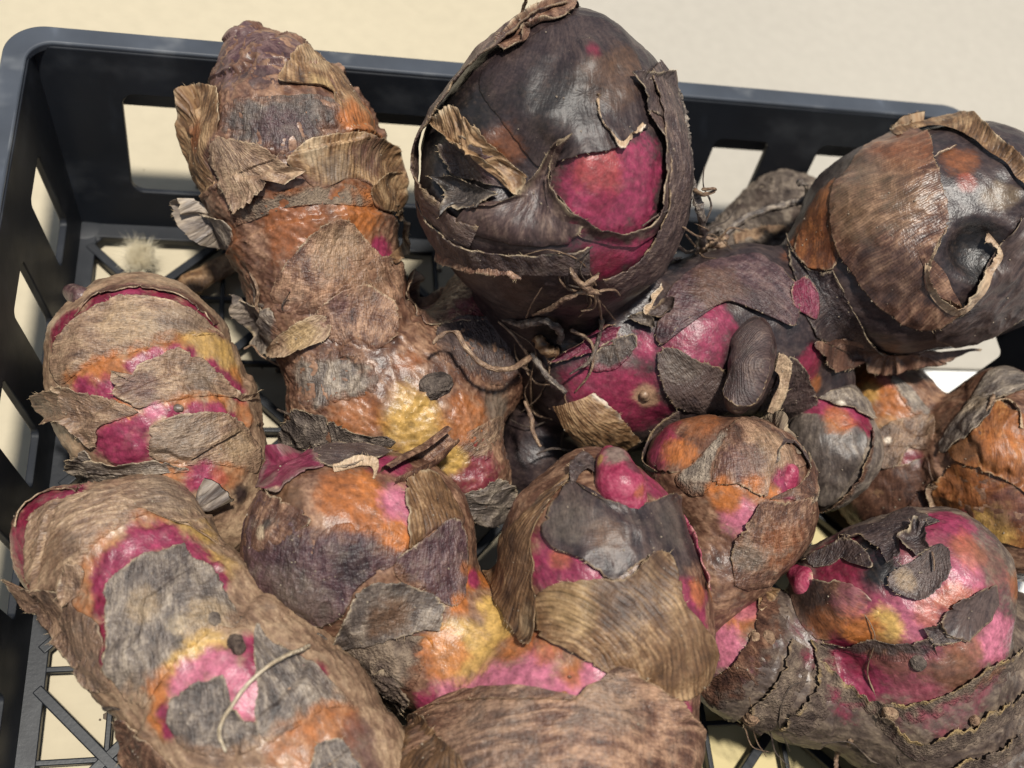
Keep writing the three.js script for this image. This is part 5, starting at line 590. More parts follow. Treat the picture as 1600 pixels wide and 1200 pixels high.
rhizome({
  label: 'big dark rhizome with raised torn bulb, finger-like stub and glossy striated bulb at right', cell: 1,
  chains: [[[185.6,48,34.9,18.02], [180.7,40,57.4,35.58], [180,28,69.7,43.94], [186.5,14,72.3,37.5], [187.1,-12,82.1,26.69], [185.8,-30,87.8,19.68]],
    [[185.8,-30,87.8,20.91], [198.7,-60,108.1,18.05], [187.4,-68,132.6,13.95]],  // neck added below the bulb to darken the gap there
    [[185.8,-30,87.8,22.14], [207.1,-32,105.8,25.71], [238.2,-24,105.3,31.37], [266.1,-20,96.7,29.41], [286.6,-26,90.9,21.83]],
    [[210.4,-36,109.2,24.65], [222.8,-44,121.5,16.43]],
    [[286.6,-26,90.9,20.03], [296.4,-8,88.4,19.95]],
    [[301.1,4,82.8,23.55], [322.7,10,76.9,38.99], [345.1,16,73.8,39.6], [365.2,18,69.5,32.56]],
    [[270.6,-24,102.9,25.02], [293.3,-34,114.2,19.16]]],
  adds: [[[170,63.5,77.1,4.61], [175.7,69.8,70.9,4.77], [178.9,74.3,64.4,3.57], [180.5,76.4,60.5,2.35]], [[341.2,45.7,84.5,7.98], [339.3,54.4,86.9,3.6]]],
  cuts: [[[150.8,75.7,107,28.97], [153.4,82.4,103.3,26.9]], [[137.2,46.7,86.9,10.54], [141.2,50.3,93.2,9.98]], [[324,49.6,107.5,13.78], [326.9,49.2,108.4,13.36]]],
  body: {pal: 'dark', dust: 0.12, wrinkle: 0.12, mat: 'skin', spots: [[183.7,62,100.7,17.8, 'pink'], [191.7,65.9,93.4,10.1, 'pink'], [195.8,57.1,101.9,7.1, 'pink'], [181.6,65.8,96.2,8.5, 'red',0.6], [183.3,59.3,103.5,4.7, 'deep',0.7], [195.8,45.8,109.3,9.7, 'pink'], [190,40.8,112.9,6.5, 'deep'], [139.3,45.1,76.4,17.1, 'black'], [144.1,57.2,73,12.7, 'black'], [140.9,51.8,61,9.8, 'black'], [154.3,58.2,84.2,7.1, 'rust',0.5], [204.1,-13.2,127.5,16.8, 'wine'], [209.3,-14.9,130.1,12, 'wine',0.8], [214.5,-2.1,118.8,5.5, 'pink'], [217.3,-20.5,134.4,10.6, 'wine'], [217.2,-13.7,131.5,4.8, 'tan',0.7], [232.5,5.7,120.1,13.4, 'pink',0.9], [239.6,9.2,110.9,6.3, 'pink'], [227.2,5.7,116.6,7.1, 'wine'], [248.4,2.3,124.1,7.2, 'black'], [278.6,-5.7,123.5,7.4, 'deep'], [284.6,-13.4,125.8,5, 'rust'], [187.3,-5,111.6,12.7, 'black'], [322.3,52.9,70.4,7.1, 'rust',0.7], [321.5,52.6,80.5,3.4, 'red',0.6], [325.6,38.7,99.2,12.2, 'black'], [296.2,-8,112.3,10.9, 'black'], [281.1,18.6,81,12.7, 'rust',0.8], [331.1,54,86.6,6, 'tan',0.3], [280.1,-4.2,121.7,7.4, 'deep']]},  // black spots paint the darkness of openings and hollows into the flesh
  bracts: [
    {label: 'smooth blackish inner scale', o: [[148,62.1,62.5,-0.3], [154.9,68,54.6,0], [165.4,74,50.7,0], [179.2,75.2,43.5,0], [192.3,74.8,48.2,0], [197.8,73.5,64.7,0], [198.4,70,79.2,0.2], [194.4,69.7,84.5,0.88], [187.2,68.9,90.2,1.02], [178.2,68.2,92.5,1.02], [171.1,62.6,91,0.88], [165.2,57.5,89.7,0], [154.3,64,80.1,-0.3]], f: [177,97,38], pal: 'dark', mat: 'gloss', h: 0.6, wr: 0.12, tone: 0.05, dust: 0.06, edge: 'dark', ripple: 0.35, spots: [[153.6,63.2,80.5,5.4, 'rust',0.5], [183.6,76.4,71.2,10.1, 'brown',0.4], [191.4,76.2,62.7,7.1, 'brown',0.5], [180,80.3,61.8,2.8, 'deep',0.7], [170.5,73,79.6,11.5, 'black',0.6], [159,69.1,77.2,10, 'black',0.5], [168,74.8,70.3,10, 'black',0.4]]},  // black spots paint shade into the hollow of this scale
    {label: 'pale torn edge', a: [[180.4,75.5,75.8,0.59], [181,72.6,83.3,1.45], [183.4,70.9,87,1.89], [187.6,68.8,90.1,2.18], [191.6,69.5,87,1.89], [196.5,69.7,82.3,1.45]], b: [[181.2,75.4,75.6,0.1], [181.8,72.8,82.8,0.2], [184.6,71.2,86.2,0.59], [188,69.6,88.6,0.73], [191.6,70.1,85.6,0.59], [195.9,70.5,80.9,0.2]], f: [179,55,111], pal: 'tan', h: 0.9, tone: 0.5, edge: 'white', rag: 1.4, spots: []},
    {label: 'thick outer scale rim around the torn bulb', a: [[180.7,70.5,34.6,1.6], [169.8,73,42.5,2.47], [163.3,72.1,47.3,3.34], [154.8,68.1,55.2,3.92], [147.3,60.8,58.6,4.21], [140.9,52.7,64.5,4.21], [135.5,40.3,68.4,3.92], [133.9,31.1,70.4,3.34], [136.6,35,83.4,2.47], [141.9,37.2,93.9,1.6], [149.5,42,101.4,0.73]], b: [[185.8,63.1,24.1,0], [175.7,63.3,26.6,0], [163,68,39.1,0.73], [153.2,63.6,45.9,1.02], [144.6,53.6,50.2,1.02], [138.7,37.8,50.7,1.02], [135.5,26.4,57.4,0.88], [134.9,18.7,65.7,0.59], [136.3,13.6,74.2,0], [139.1,18.5,89,0], [147.9,27.3,102.9,0]], f: [182,36,136], pal: 'umber', h: 0.8, wr: 0.25, tone: 0.05, dust: 0.15, edge: 'tan', ew: 1.6, thick: 0.7, spots: []},
    {o: [[155.3,67.6,50.8,2.18], [163.2,71.4,45.5,3.63], [168.4,72.2,41.8,3.34], [180.2,69.8,33.6,1.6], [174,75.2,45.4,1.02], [162.7,72.3,49.3,3.05], [161.1,72.6,56.3,2.76], [156.1,69.3,56.2,2.18]], f: [181,70,63], pal: 'brown', h: 1.3, dust: 0.15, rag: 1.5, spots: []},
    {label: 'crumpled tan torn membrane', o: [[137.4,45.5,65.3,2.32], [140.4,52.1,67.2,3.05], [143.2,56.5,69.3,3.05], [145.7,58.8,74.8,2.47], [151,59,83.1,1.89], [157.8,55.4,87.6,1.89], [162.9,54,92,2.18], [158.9,50.1,96.1,2.18], [154.9,52.4,90.3,1.6], [147.4,56.1,84.5,1.6], [141.4,52.2,76.6,2.18]], f: [126,61,66], pal: 'gold', h: 1.1, wr: 1.2, tone: 0.1, dust: 0.1, edge: 'pale', ew: 1.3, rag: 1.6, spots: []},
    {o: [[136.1,37.3,79.5,1.6], [143.1,40,81.2,3.63], [149.6,46.6,89.1,2.47], [153.9,49.3,95.4,1.6], [149.2,45.2,98,1.6], [141.6,36.7,93.6,3.63], [140.7,36.7,87,2.47]], f: [160,41,92], pal: 'grey', h: 1, wr: 0.5, tone: -0.28, dust: 0.15, sharp: 1, spots: [[140.8,37.2,84.3,2.5, 'black',0.9]]},
    {o: [[138.3,47.2,74.1,0.59], [144.6,56.2,79.2,0.73], [154.7,54.3,87.9,0.73], [158.1,50.9,93.9,0.2], [149.6,47.1,88.5,0.2], [142.3,40.2,80.4,0.2]], f: [135,53,73], pal: 'dark', h: 0.7, wr: 0.7, tone: 0.15, spots: [[151.5,54.5,87.3,4.7, 'purple',0.7]]},
    {label: 'dark scale sweeping up to a curled point', o: [[142.8,35.5,96.1,-0.3], [145.9,41.4,96.3,1.31], [151.9,47.5,98.8,1.89], [159.7,50.1,96.6,2.47], [165.4,55.5,92.2,3.05], [168.3,61.8,88.6,3.34], [170.3,67.4,87.1,3.63], [173.9,70,87.6,4.5], [171.1,67,88.2,3.63], [169.8,60.8,91,2.76], [170.6,57.1,96.9,2.47], [174.2,56.6,105,1.89], [178.5,54.2,107.7,0.73], [174.9,48,111,-0.3], [164.5,44.3,110,-0.4], [151.4,39.2,104.2,-0.4]], f: [173,71,65], pal: 'umber', mat: 'gloss', h: 1.1, wr: 0.3, tone: -0.02, dust: 0.08, edge: 'pale', ew: 0.9, sharp: 1, ripple: 0.5, spots: []},
    {label: 'curved rim around the pink window', a: [[169.9,60.8,91.1,2.76], [170.6,57.1,96.9,2.76], [174.9,56.6,105.4,2.76], [185.3,53.3,108,2.76], [196.1,51.7,105.9,2.76], [201.6,53.7,101.4,2.76], [202.4,59.3,95.2,2.47], [202.5,64.4,87.3,2.18], [200.3,68.5,80.8,1.89], [196.8,71.2,77.4,1.6]], b: [[168.2,56.7,93.8,1.31], [168.6,53.6,101.1,0.59], [172.5,52.1,108.4,0], [184.6,48.9,110.6,-0.3], [198.5,45.8,108.1,-0.3], [207.6,47.8,101.1,0], [209.4,54.8,93.1,0], [208.6,61.4,84.2,0], [206,66.3,76.2,0], [202.1,70,71.6,0]], f: [187,78,70], pal: 'umber', mat: 'gloss', h: 1.2, wr: 0.3, dust: 0.1, edge: 'pale', ew: 1, spots: []},
    {label: 'purple-brown outer scale at right', a: [[198.3,73.3,64.5,2.18], [201.9,69.5,74.3,1.6], [204.5,63.6,86.4,1.31], [205.1,58.1,94.1,1.31], [206.7,53,98,1.31], [204.3,48.8,103,1.31], [199.2,40,109.9,1.31], [188.8,35.6,114.4,1.02]], b: [[209.1,62.7,46.4,0], [216.5,56.3,57.9,0], [221.5,48.5,70.3,0], [223.9,39.7,77.8,0], [224.7,29.9,83.2,0], [238.4,-8.9,74.5,0], [214.3,17.2,101.9,0], [197,23.3,112.9,0]], f: [189,94,21], pal: 'umber', h: 0.9, wr: 0.35, dust: 0.15, edge: 'tan', bulge: 0.6, spots: []},
    {o: [[191.3,75.5,67.4,1.6], [199.8,72.5,64.8,2.47], [209.7,64.8,55,2.18], [213,61.7,62.8,0.2], [204.9,67.1,76,0], [196.7,71.1,77.8,1.31], [194.1,73.6,72.6,2.47]], f: [208,83,52], pal: 'dark', h: 1.5, wr: 0.4, tone: 0.2, dust: 0.2, sharp: 1, spots: []},
    {a: [[135.2,16.7,68.3,0.88], [137.5,24.7,87.4,1.02], [146.4,31.8,101.2,1.31], [159.1,39.4,109.3,1.31], [173.8,45.7,111.9,1.02], [181.5,47.7,111.4,0.2]], b: [[138,10.2,76.6,0], [142,14.9,92.5,0.88], [150.6,25.1,105.2,1.31], [163.4,33.7,112.4,1.02], [175.5,37.9,114.6,0.59], [183.7,38.4,114.5,0]], f: [158,69,54], pal: 'dark', h: 0.7, wr: 0.5, tone: 0.12, dust: 0.25, spots: []},
    {a: [[142.5,11.9,91.4,2.18], [148,21.6,102.4,2.47], [154.8,28.6,108.4,2.76], [163.7,32.1,112.7,1.89]], b: [[139.4,16.5,88.5,0], [147.1,27.5,102.1,0], [154,33,107.5,0], [162.9,35.8,111.9,0]], f: [160,47,77], pal: 'brown', h: 0.8, wr: 0.6, rag: 2.2, spots: []},
    {label: 'purple-brown silky hood over the stub', o: [[218.7,1.3,117,0.73], [221.9,5.6,103.8,0], [230.1,6.5,93.5,0], [245.7,4.6,84.5,0], [259.8,7.9,83,0], [268,11.2,91.8,0], [270.9,11,101.3,0.59], [269.4,7.3,112.4,1.31], [261.5,8.4,111,1.6], [253,9.1,108.5,1.89], [244.7,9.6,105.8,1.6], [234.8,9.2,109.7,1.31], [226.6,6.5,113.4,1.31], [221.8,2.4,118.5,1.31]], f: [296,8,135], pal: 'purple', h: 0.7, wr: 0.35, tone: -0.05, dust: 0.12, edge: 'tan', ew: 0.4, bulge: 0.8, spots: [[242.3,9,97.5,11.3, 'brown',0.5], [257.5,9.9,106,7.2, 'dark',0.5]]},
    {o: [[219.3,-0.7,121.3,1.02], [223.6,2.4,120.2,1.31], [231.1,2.6,124.7,1.31], [242.4,0.2,128.3,1.02], [249.3,-8.2,132.9,-0.2], [249.4,-16.4,136.1,-0.3], [237.2,-15.2,137.7,-0.2], [227.3,-12.7,135.1,0.59], [221,-5.3,127.8,1.02]], f: [200,13,86], pal: 'dark', h: 0.7, wr: 0.35, tone: 0.3, dust: 0.12, edge: 'tan', ew: 0.4, spots: [[226.8,0.4,125.4,7.1, 'grey',0.4]]},
    {o: [[266.2,-26,131.1,-0.2], [266,-7.5,127.5,-0.2], [268.2,0.1,121.8,0.73], [274,-2.3,122.7,1.02], [286.3,-17.4,127.5,1.31], [288.6,-21.3,129.3,1.02], [285.4,-31.4,132,0], [289.6,-47.8,127,-0.2]], f: [264,4,86], pal: 'dark', h: 0.7, wr: 0.4, tone: 0.25, dust: 0.2, spots: []},
    {o: [[268.7,11.3,100.6,1.02], [275.5,10.6,96,1.6], [279.5,9.6,100,1.02], [278.9,6.5,108.7,0.2], [272.5,8.7,108.4,0], [268.9,10.2,105.7,0.2]], f: [276,0,122], pal: 'plum', h: 1.5, wr: 0.2, tone: 0, ripple: 0.3, spots: []},
    {o: [[193.8,-11.8,120.3,-0.2], [201.8,-5.3,115.1,0.73], [211.7,-1.1,113.1,0.73], [212.7,-2.2,117,0.2], [209.5,-5.7,120.6,-0.2], [204.4,-9.5,123.6,-0.4], [196.8,-11.5,122.2,-0.4]], f: [201,7,92], pal: 'soil', h: 0.7, wr: 1, tone: -0.15, dust: 0.3, spots: []},
    {o: [[184.6,-16.2,116,2.47], [190.5,-8.9,114.2,2.76], [200.6,1.6,108.8,2.47], [206.6,-1.9,110.5,1.31], [204.5,-4.7,115.4,0.59], [197.3,-8,117.3,1.02], [190.8,-11.8,117.6,1.89]], f: [179,-17,124], pal: 'plum', h: 0.9, wr: 0.6, tone: -0.1, edge: 'tan', sharp: 1, spots: []},
    {o: [[207.6,0.2,107,3.05], [214.9,2.3,106.6,2.18], [218.3,3.2,110.1,2.76], [218.9,2.7,113.5,3.63], [212.5,0.4,109.8,2.47]], f: [202,0,106], pal: 'grey', h: 1.1, wr: 0.4, tone: -0.1, sharp: 1, spots: []},
    {o: [[216.4,2.8,107.4,1.31], [222.9,6,104.2,3.05], [225.4,7.1,105.5,3.63], [224.1,6.3,109.2,2.47], [220.8,4.4,110.4,1.31]], f: [213,1,111], pal: 'dark', h: 1.3, wr: 0.4, tone: 0.2, edge: 'tan', spots: []},
    {a: [[214.9,2.1,107.5,1.02], [217.7,4.3,101.2,1.6], [222.2,5.6,97.6,1.89]], b: [[216.6,2.7,108.3,0.1], [219.5,4.7,102.3,0.2], [222.7,5.8,98.6,0.2]], f: [202,3,98], pal: 'tan', h: 0.8, tone: 0.4, edge: 'white', rag: 1.4, spots: []},
    {label: 'golden fibrous dry scale', a: [[199.1,-16.3,128.2,1.02], [206,-18.7,131.9,2.47], [213.4,-24.7,135.1,2.76], [220.9,-34.1,137.4,1.89]], b: [[189.5,-23.9,126.7,5.95], [195.9,-31.6,132.9,5.95], [205.1,-43.5,134.5,5.95], [213.3,-51.9,133.5,3]], f: [189,-15,106], pal: 'gold', h: 0.6, wr: 0.7, tone: 0.02, dust: 0.05, edge: 'white', ew: 1, spots: []},
    {label: 'pale split sheath beside the stub', a: [[262.7,2.2,120.4,2.32], [267.8,-0.2,122.1,3.05], [268.2,-8.7,127.7,4.5], [265.9,-15.9,130.5,5.95]], b: [[262.5,-2.5,124.7,1.6], [265.1,-4.9,126.1,1.89], [263.1,-9.9,129.1,3.78], [260.3,-13.4,131,5.95]], f: [266,6,107], pal: 'tan', h: 1.4, wr: 0.4, tone: 0.25, edge: 'pale', spots: []},
    {o: [[280.1,12.6,72.9,0], [284.8,18.8,63.1,0], [290.6,29,59.3,0], [288.6,33.2,76,-0.3], [285.5,22.8,91.5,0], [284,17.5,94.5,0.88], [278.3,12.4,90.4,0.88], [276.5,10.2,81.8,0.59]], f: [294,-7,139], pal: 'amber', mat: 'gloss', h: 0.4, wr: 0.15, tone: -0.28, dust: 0.1, spots: []},
    {label: 'dark scale with a pale rim', o: [[278.7,6.4,72.4,1.6], [275.7,10.1,84.4,1.89], [277.4,11.5,91.1,1.89], [282,14.8,94.3,1.89], [285,18.6,95.1,1.6], [289.6,14.6,103.2,1.02], [297.5,8.4,110.2,1.02], [317,-9.3,112.9,1.02], [305.3,-14.8,110.1,-0.2], [279.4,2.8,114.8,0], [270.7,10.2,104.9,0], [271.7,10.2,88.6,0.59]], f: [354,50,61], pal: 'dark', h: 0.7, wr: 0.2, tone: 0.02, dust: 0.1, edge: 'pale', ew: 0.7, sharp: 1, spots: []},
    {label: 'leathery dark scale', o: [[319.4,19.6,116.9,0], [326,24.7,115.5,1.31], [328,34.9,109.9,1.6], [333.3,40.2,101,1.89], [335.9,48.1,97.8,1.31], [343,52.6,94.6,0.2], [357.1,26,112.6,0.2], [352.7,21,114.7,0.88], [346.9,11.2,115.7,0.88], [338.7,5,116.1,0.73], [326,8.6,118,0]], f: [355,65,60], pal: 'dark', mat: 'gloss', h: 0.7, wr: 0.5, tone: 0.2, dust: 0.15, spots: []},
    {label: 'broad brown striated scale of the bulb at right', o: [[284.4,23.7,87.1,0.73], [284.5,25.8,75.8,0.2], [288.3,28.8,64,0.1], [296.2,33.5,55.8,0], [311,30.7,43.2,0.1], [320.9,34.3,41.9,1.02], [318.6,46,54.7,1.6], [313.5,49.7,69.1,1.31], [312.4,49.8,80.9,1.31], [313.4,46.7,93.3,1.6], [309.9,42.4,99,1.89], [308.5,36.8,104.9,2.04], [313,30.5,111.3,1.89], [324,27.5,114.3,1.6], [320.7,18.4,117.2,1.02], [312.8,15.4,116.6,0.88], [299,18.5,109.6,1.02], [289.1,22.1,98.5,1.02]], f: [438,102,46], pal: 'brown', mat: 'sheen', h: 1, wr: 0.35, tone: -0.04, dust: 0.05, edge: 'tan', ew: 0.4, bulge: 0.5, us: 12, spots: [[309.2,45.4,60.7,13.5, 'rust',0.45], [294.2,39.6,80.5,16.3, 'tan',0.22], [297.5,27.9,104.2,15.3, 'dark',0.5], [294.3,37.1,64.2,8.4, 'grey',0.35]]},
    {label: 'ragged tan edge around the opening', a: [[313.2,46.2,94.2,1.6], [310.1,42.5,99,2.76], [308.7,36.9,104.9,3.05], [313,31,111,2.76], [322.3,28.5,113.8,2.47], [325.9,34.5,110.3,2.76], [330.7,36.6,106.2,2.47], [334.5,40.8,101.3,2.18], [329.3,43.6,96.3,1.89]], b: [[311.8,45,95.9,1.02], [309.3,41.6,99.7,1.02], [307.1,36.3,104.6,1.02], [312.3,28.9,112.1,1.02], [323.7,24.6,115.5,1.02], [329.4,32.7,112,0.88], [333.1,37.2,107.5,0.88], [336.3,42,102.1,0.88], [329.6,45.9,95.4,0.88]], f: [322,38,100], pal: 'tan', h: 1.2, wr: 0.6, tone: 0.12, edge: 'pale', ew: 1.5, rag: 1.8, spots: []},
    {label: 'curled golden outer edge', a: [[314.8,32.5,43,2.6], [327,36.5,41.1,3], [337.3,41,41.2,3], [334.8,54.6,61.2,4.5], [338.3,57.3,72.8,4.5], [342.1,57.7,82.4,3.05]], b: [[311.3,39.2,50,0.88], [322.9,41.5,46.8,1.02], [327.4,49.4,54.7,1.02], [331.3,55.1,67,1.02], [336,56.8,77,1.02], [339,58.3,88.1,0.88]], f: [318,22,119], pal: 'gold', h: 0.8, tone: -0.05, edge: 'pale', ew: 0.8, rag: 1.4, spots: []},
    {o: [[315.2,32.4,42.8,2.2], [320.6,35.2,42.6,5.4], [328,37.5,41.4,6], [327.4,37.2,41.4,5], [323.3,36,42.1,3], [319.9,36.1,43.4,1.89]], f: [310,30,47], pal: 'gold', h: 1, edge: 'pale', sharp: 1, spots: []},
    {a: [[314,49.7,68.5,0.73], [318.8,50.8,65.7,1.31], [323.5,51.8,63.6,1.02]], b: [[315,49.8,67.2,0.1], [319.3,50.6,64.6,0.1], [323.7,51.6,62.5,0.1]], f: [316,65,37], pal: 'tan', h: 0.7, tone: 0.5, edge: 'white', spots: []},
    {o: [[279.6,2.2,115.6,0.88], [306.1,-16.2,109.9,1.31], [319.3,-13.3,110.8,0.88], [335.8,-4.7,113.6,0.88], [350.8,0,112.3,2.76], [346.1,-1.8,112.7,2.6], [333.6,-6.6,113.2,5.4], [319.5,-14.4,110,7.7], [298.2,-14.8,118.5,1.6], [284.1,-3.8,118.8,1.31]], f: [326,26,43], pal: 'brown', h: 0.8, wr: 0.9, tone: -0.05, dust: 0.2, edge: 'pale', rag: 2.4, spots: []},
  ],
  buds: [
    {n: 'stub', chains: [[[257.5,1.1,110,6.4], [252.6,6,121.5,7.68], [249.7,6.1,129.7,7.54], [247.2,3.4,136.3,6.14], [245.3,0.4,139.9,4.88]]], pal: 'umber', mat: 'skin', wrinkle: 0.12, dust: 0.2, tone: -0.1, bracts: [{o: [[251.8,-0.5,107.4,0], [255.8,10.2,113.3,0], [256.2,13.3,123.8,0.1], [253.9,12,133.8,0.1], [251,7.9,140,0.88], [247,4.9,143.3,1.89], [242.7,3.7,142.7,2.18], [240.3,2.2,138.9,1.31], [241.3,5.9,130.7,0.1], [244.2,7.4,120.7,0]], f: [249,54,57], pal: 'umber', mat: 'vein', h: 0.35, wr: 0.15, tone: -0.06, dust: 0.15, edge: 'tan', rag: 1.6, ripple: 0.3, us: 9, spots: []}], spots: [[242.8,4.5,142.3,4.6, 'tan',0.5], [245.8,7.9,141.3,3.1, 'rust',0.5], [249.1,13.7,121.5,7.8, 'dark',0.5]], cell: 0.5, label: 'dark finger-like side shoot'},
    {n: 'root_scar', chains: [[[217.2,-14,131,1.93], [216.4,-12.8,131.3,1.44]]], pal: 'tan', spots: [], cell: 0.35, wrinkle: 0.1},
  ],
  roots: [
    {p: [[214.1,63.4,58.2,0.84], [216.9,58.6,65,1.27], [217.3,56.3,74.9,1.18], [221,46.7,81.7,1.29], [225.1,40.3,90.2,1.39], [245.5,-1.5,72.8,1.38]], pal: 'grey', knob: 0.8},
    {p: [[222.2,44.9,84.4,0.78], [223.9,47.8,88.6,0.69], [228.1,48.1,87,0.6]], pal: 'tan'},
    {p: [[223.3,47.9,86.6,0.6], [225.7,50.4,88,0.51], [228.5,48,86.6,0.43]], pal: 'tan'},
    {p: [[249.8,-14,66.3,1.36], [262.9,-12,57.9,1.5], [271.6,-9,51.8,1.62], [281.5,-5,49.9,1.62], [289.8,-2,48.7,1.5], [293.5,0,47.8,1.38], [292.6,3,44.5,1.49], [288.9,5,43.9,1.26]], pal: 'grey', knob: 0.5, label: 'long twisted rootlet'},
    {p: [[249.4,-16,66.3,1.6], [253.4,-10,64.8,2.04], [256.9,-8,67.4,1.8], [259.9,-8,61.7,1.13]], pal: 'tan', knob: 0.8},
    {p: [[253.6,-14,59.2,1.15], [258.2,-10,59,1.6], [259.8,-10,63.1,1.36]], pal: 'grey', knob: 0.8},
    {p: [[164.5,66,18.6,0.64], [168.5,58,18.1,0.65], [168.3,53,18.2,0.66], [170.4,48,19.3,0.78]], pal: 'tan'},
    {p: [[176.1,42.5,115,0.36], [178.4,39.6,118,0.85], [184.1,34.5,118.7,1.24], [189.8,30.5,117.7,0.63]], pal: 'tan', knob: 0.6},
    {p: [[172.5,8.2,112.5,0.66], [174.9,18.8,116.8,0.77], [178.4,29.5,119,0.88], [184.1,34.5,118.7,0.74]], pal: 'tan', knob: 0.6},
    {p: [[187.5,31.7,118.2,0.5], [191.5,22.6,117.4,0.45], [196.8,8.5,113.8,0.34]], pal: 'tan'},
    {p: [[187.7,31.1,118.2,0.5], [189.3,21.9,117.8,0.45], [185.2,21.1,118.3,0.32]], pal: 'tan'},
    {p: [[188.2,32.7,118.1,0.5], [192.9,33.3,117.7,0.38], [197.4,27.5,116.2,0.26]], pal: 'tan'},
    {p: [[169.2,33.7,118.2,0.18], [168.2,24.4,118,0.25], [170.8,5.7,112.2,0.33]], pal: 'tan'},
    {p: [[186.3,39.7,116.6,0.61], [183.2,37.6,118.6,0.98], [180.3,36.7,118.9,0.49]], pal: 'tan', knob: 0.7},
    {p: [[139.1,0,120.1,0.58], [141.7,1,117.4,0.9], [147.1,1,116,1.04], [150.2,0,120.9,0.97], [156.1,-2,126.3,0.97], [162.6,-5,126.6,0.98], [169.9,-9,122.8,1.07], [176.2,-13,116.5,1.09]], pal: 'tan', knob: 0.35, label: 'long curled rootlet reaching to the left'},
    {p: [[177.5,-16.8,112.8,1.11], [182.2,-18.7,120.3,1.12], [185.6,-17.3,124.9,1.11], [189.6,-18.1,128.3,0.83]], pal: 'grey', knob: 0.5},
    {p: [[166.1,-9.2,104,0.55], [171.5,-1.2,110.3,1.48], [177.9,7.2,114.4,1.33], [184.1,0.4,114,1.35], [185.9,-7.9,113.7,0.96]], pal: 'grey', knob: 0.4},
    {p: [[177.9,-8.2,110.6,2.05], [182.4,-11.5,114.9,2.35], [186.6,-11.1,115,1.37]], pal: 'gold', knob: 0.7},
    {p: [[165.4,-12.1,102.7,0.41], [170.6,-12.5,108.3,0.48], [175.2,-15.8,112.6,0.56], [177.2,-19.2,114.2,0.56]], pal: 'tan'},
    {p: [[176.7,-30,125.5,0.56], [178.6,-30,131.7,0.84], [179.5,-31,138.9,0.76], [181.8,-32,143.2,0.62]], pal: 'tan', knob: 0.6},
    {p: [[183.3,-45,140.2,0.36], [189.5,-45,137.8,0.43], [199.8,-47,138.1,0.44]], pal: 'soil'},
    {p: [[187.1,38.1,114.5,0.55], [186.2,31.3,115.8,0.45], [188.9,20.8,115.7,0.35], [187.7,10.9,114.5,0.24]], pal: 'tan', knob: 0.5},
    {p: [[198.6,3.9,110,0.92], [199.1,-4,114.6,0.75], [195.3,-6.7,121.8,0.56], [188.7,-10.1,125.1,0.38]], pal: 'soil', knob: 0.5},
    {p: [[177.6,32.6,115.9,0.76], [177.1,39.9,114.9,0.6], [179,46.6,115,0.45], [182.1,49.8,112.9,0.3]], pal: 'soil', knob: 0.5},
    {p: [[187.9,20.7,115.2,0.45], [184.6,32.5,116,0.35], [179.6,42.6,116.6,0.26], [181.5,46.7,113.3,0.17]], pal: 'soil', knob: 0.5},
    {p: [[189.9,21,114.9,0.42], [183.6,31.2,116.5,0.33], [177.8,33.6,116.5,0.24], [174.3,41.5,116,0.16]], pal: 'soil', knob: 0.5},
    {p: [[188.2,31.5,115.3,0.36], [178.7,44.7,115,0.28], [168.8,47.6,113.7,0.2], [161.2,39.8,111,0.14]], pal: 'tan', knob: 0.5},
    {p: [[172.5,45.2,112.4,0.54], [176,33.9,116.8,0.45], [188.5,26.1,115.9,0.35], [204.4,1.9,109.7,0.25]], pal: 'tan', knob: 0.5},
    {p: [[223.3,34.1,87.9,0.62], [210.3,51,97.7,0.46], [202.9,54.1,103.3,0.34], [197.7,53.6,107.3,0.23]], pal: 'soil', knob: 0.5},
    {p: [[246.4,-2.6,66.8,0.73], [253.1,-3.3,68.4,0.58], [256,2.6,66.9,0.44], [262.9,2.1,67.6,0.29]], pal: 'tan', knob: 0.5},
    {p: [[223.3,30.5,92.2,0.35], [243.3,-3.5,71.6,0.32], [243.3,2.1,80.6,0.23], [247.1,5.6,83.6,0.15]], pal: 'tan', knob: 0.5},
    {p: [[221.7,25.1,92.9,0.68], [243.1,-5,72.9,0.61], [250.1,-4.8,68.1,0.46], [254,1.1,67.2,0.3]], pal: 'soil', knob: 0.5},
    {p: [[227.6,37.2,92.3,0.43], [228.9,42,88,0.35], [226.3,44.2,82.2,0.26], [226,48,76.8,0.17]], pal: 'soil', knob: 0.5},
    {p: [[216.2,40.6,95.7,0.4], [225.7,32.8,94,0.33], [251.4,-0.4,69,0.28], [253.2,5.8,79.5,0.18]], pal: 'tan', knob: 0.5},
    {p: [[248.1,-6.1,71.3,0.45], [247.3,-1.8,69.3,0.36], [226.9,37.5,94.2,0.23], [225,34.9,90.6,0.16]], pal: 'tan', knob: 0.5},
    {p: [[244.5,-2.8,68.6,0.42], [249.1,0.2,65.4,0.34], [254.6,3,64.3,0.25], [258.8,5.9,60.3,0.17]], pal: 'soil', knob: 0.5},
    {p: [[177.3,-18.6,111.8,0.82], [177.8,-25.4,114.4,0.67], [181,-27.7,118.7,0.5], [183.9,-18.3,125.1,0.33]], pal: 'tan', knob: 0.5},
    {p: [[179.4,-24.8,115.8,0.46], [175.5,-24.6,113.8,0.37], [173.5,-22.7,110.6,0.28], [172,-17.5,108.7,0.18]], pal: 'tan', knob: 0.5},
    {p: [[178.5,-10.3,110.6,0.48], [183.7,-16.5,118,0.39], [183.2,-29.4,122.8,0.3], [179.8,-50.2,121,0.21]], pal: 'tan', knob: 0.5},
    {p: [[188.3,-1.3,111.8,0.7], [196.7,-4.6,115.7,0.57], [196.7,-9.5,123.8,0.43], [192.7,-18.4,127.8,0.29]], pal: 'tan', knob: 0.5},
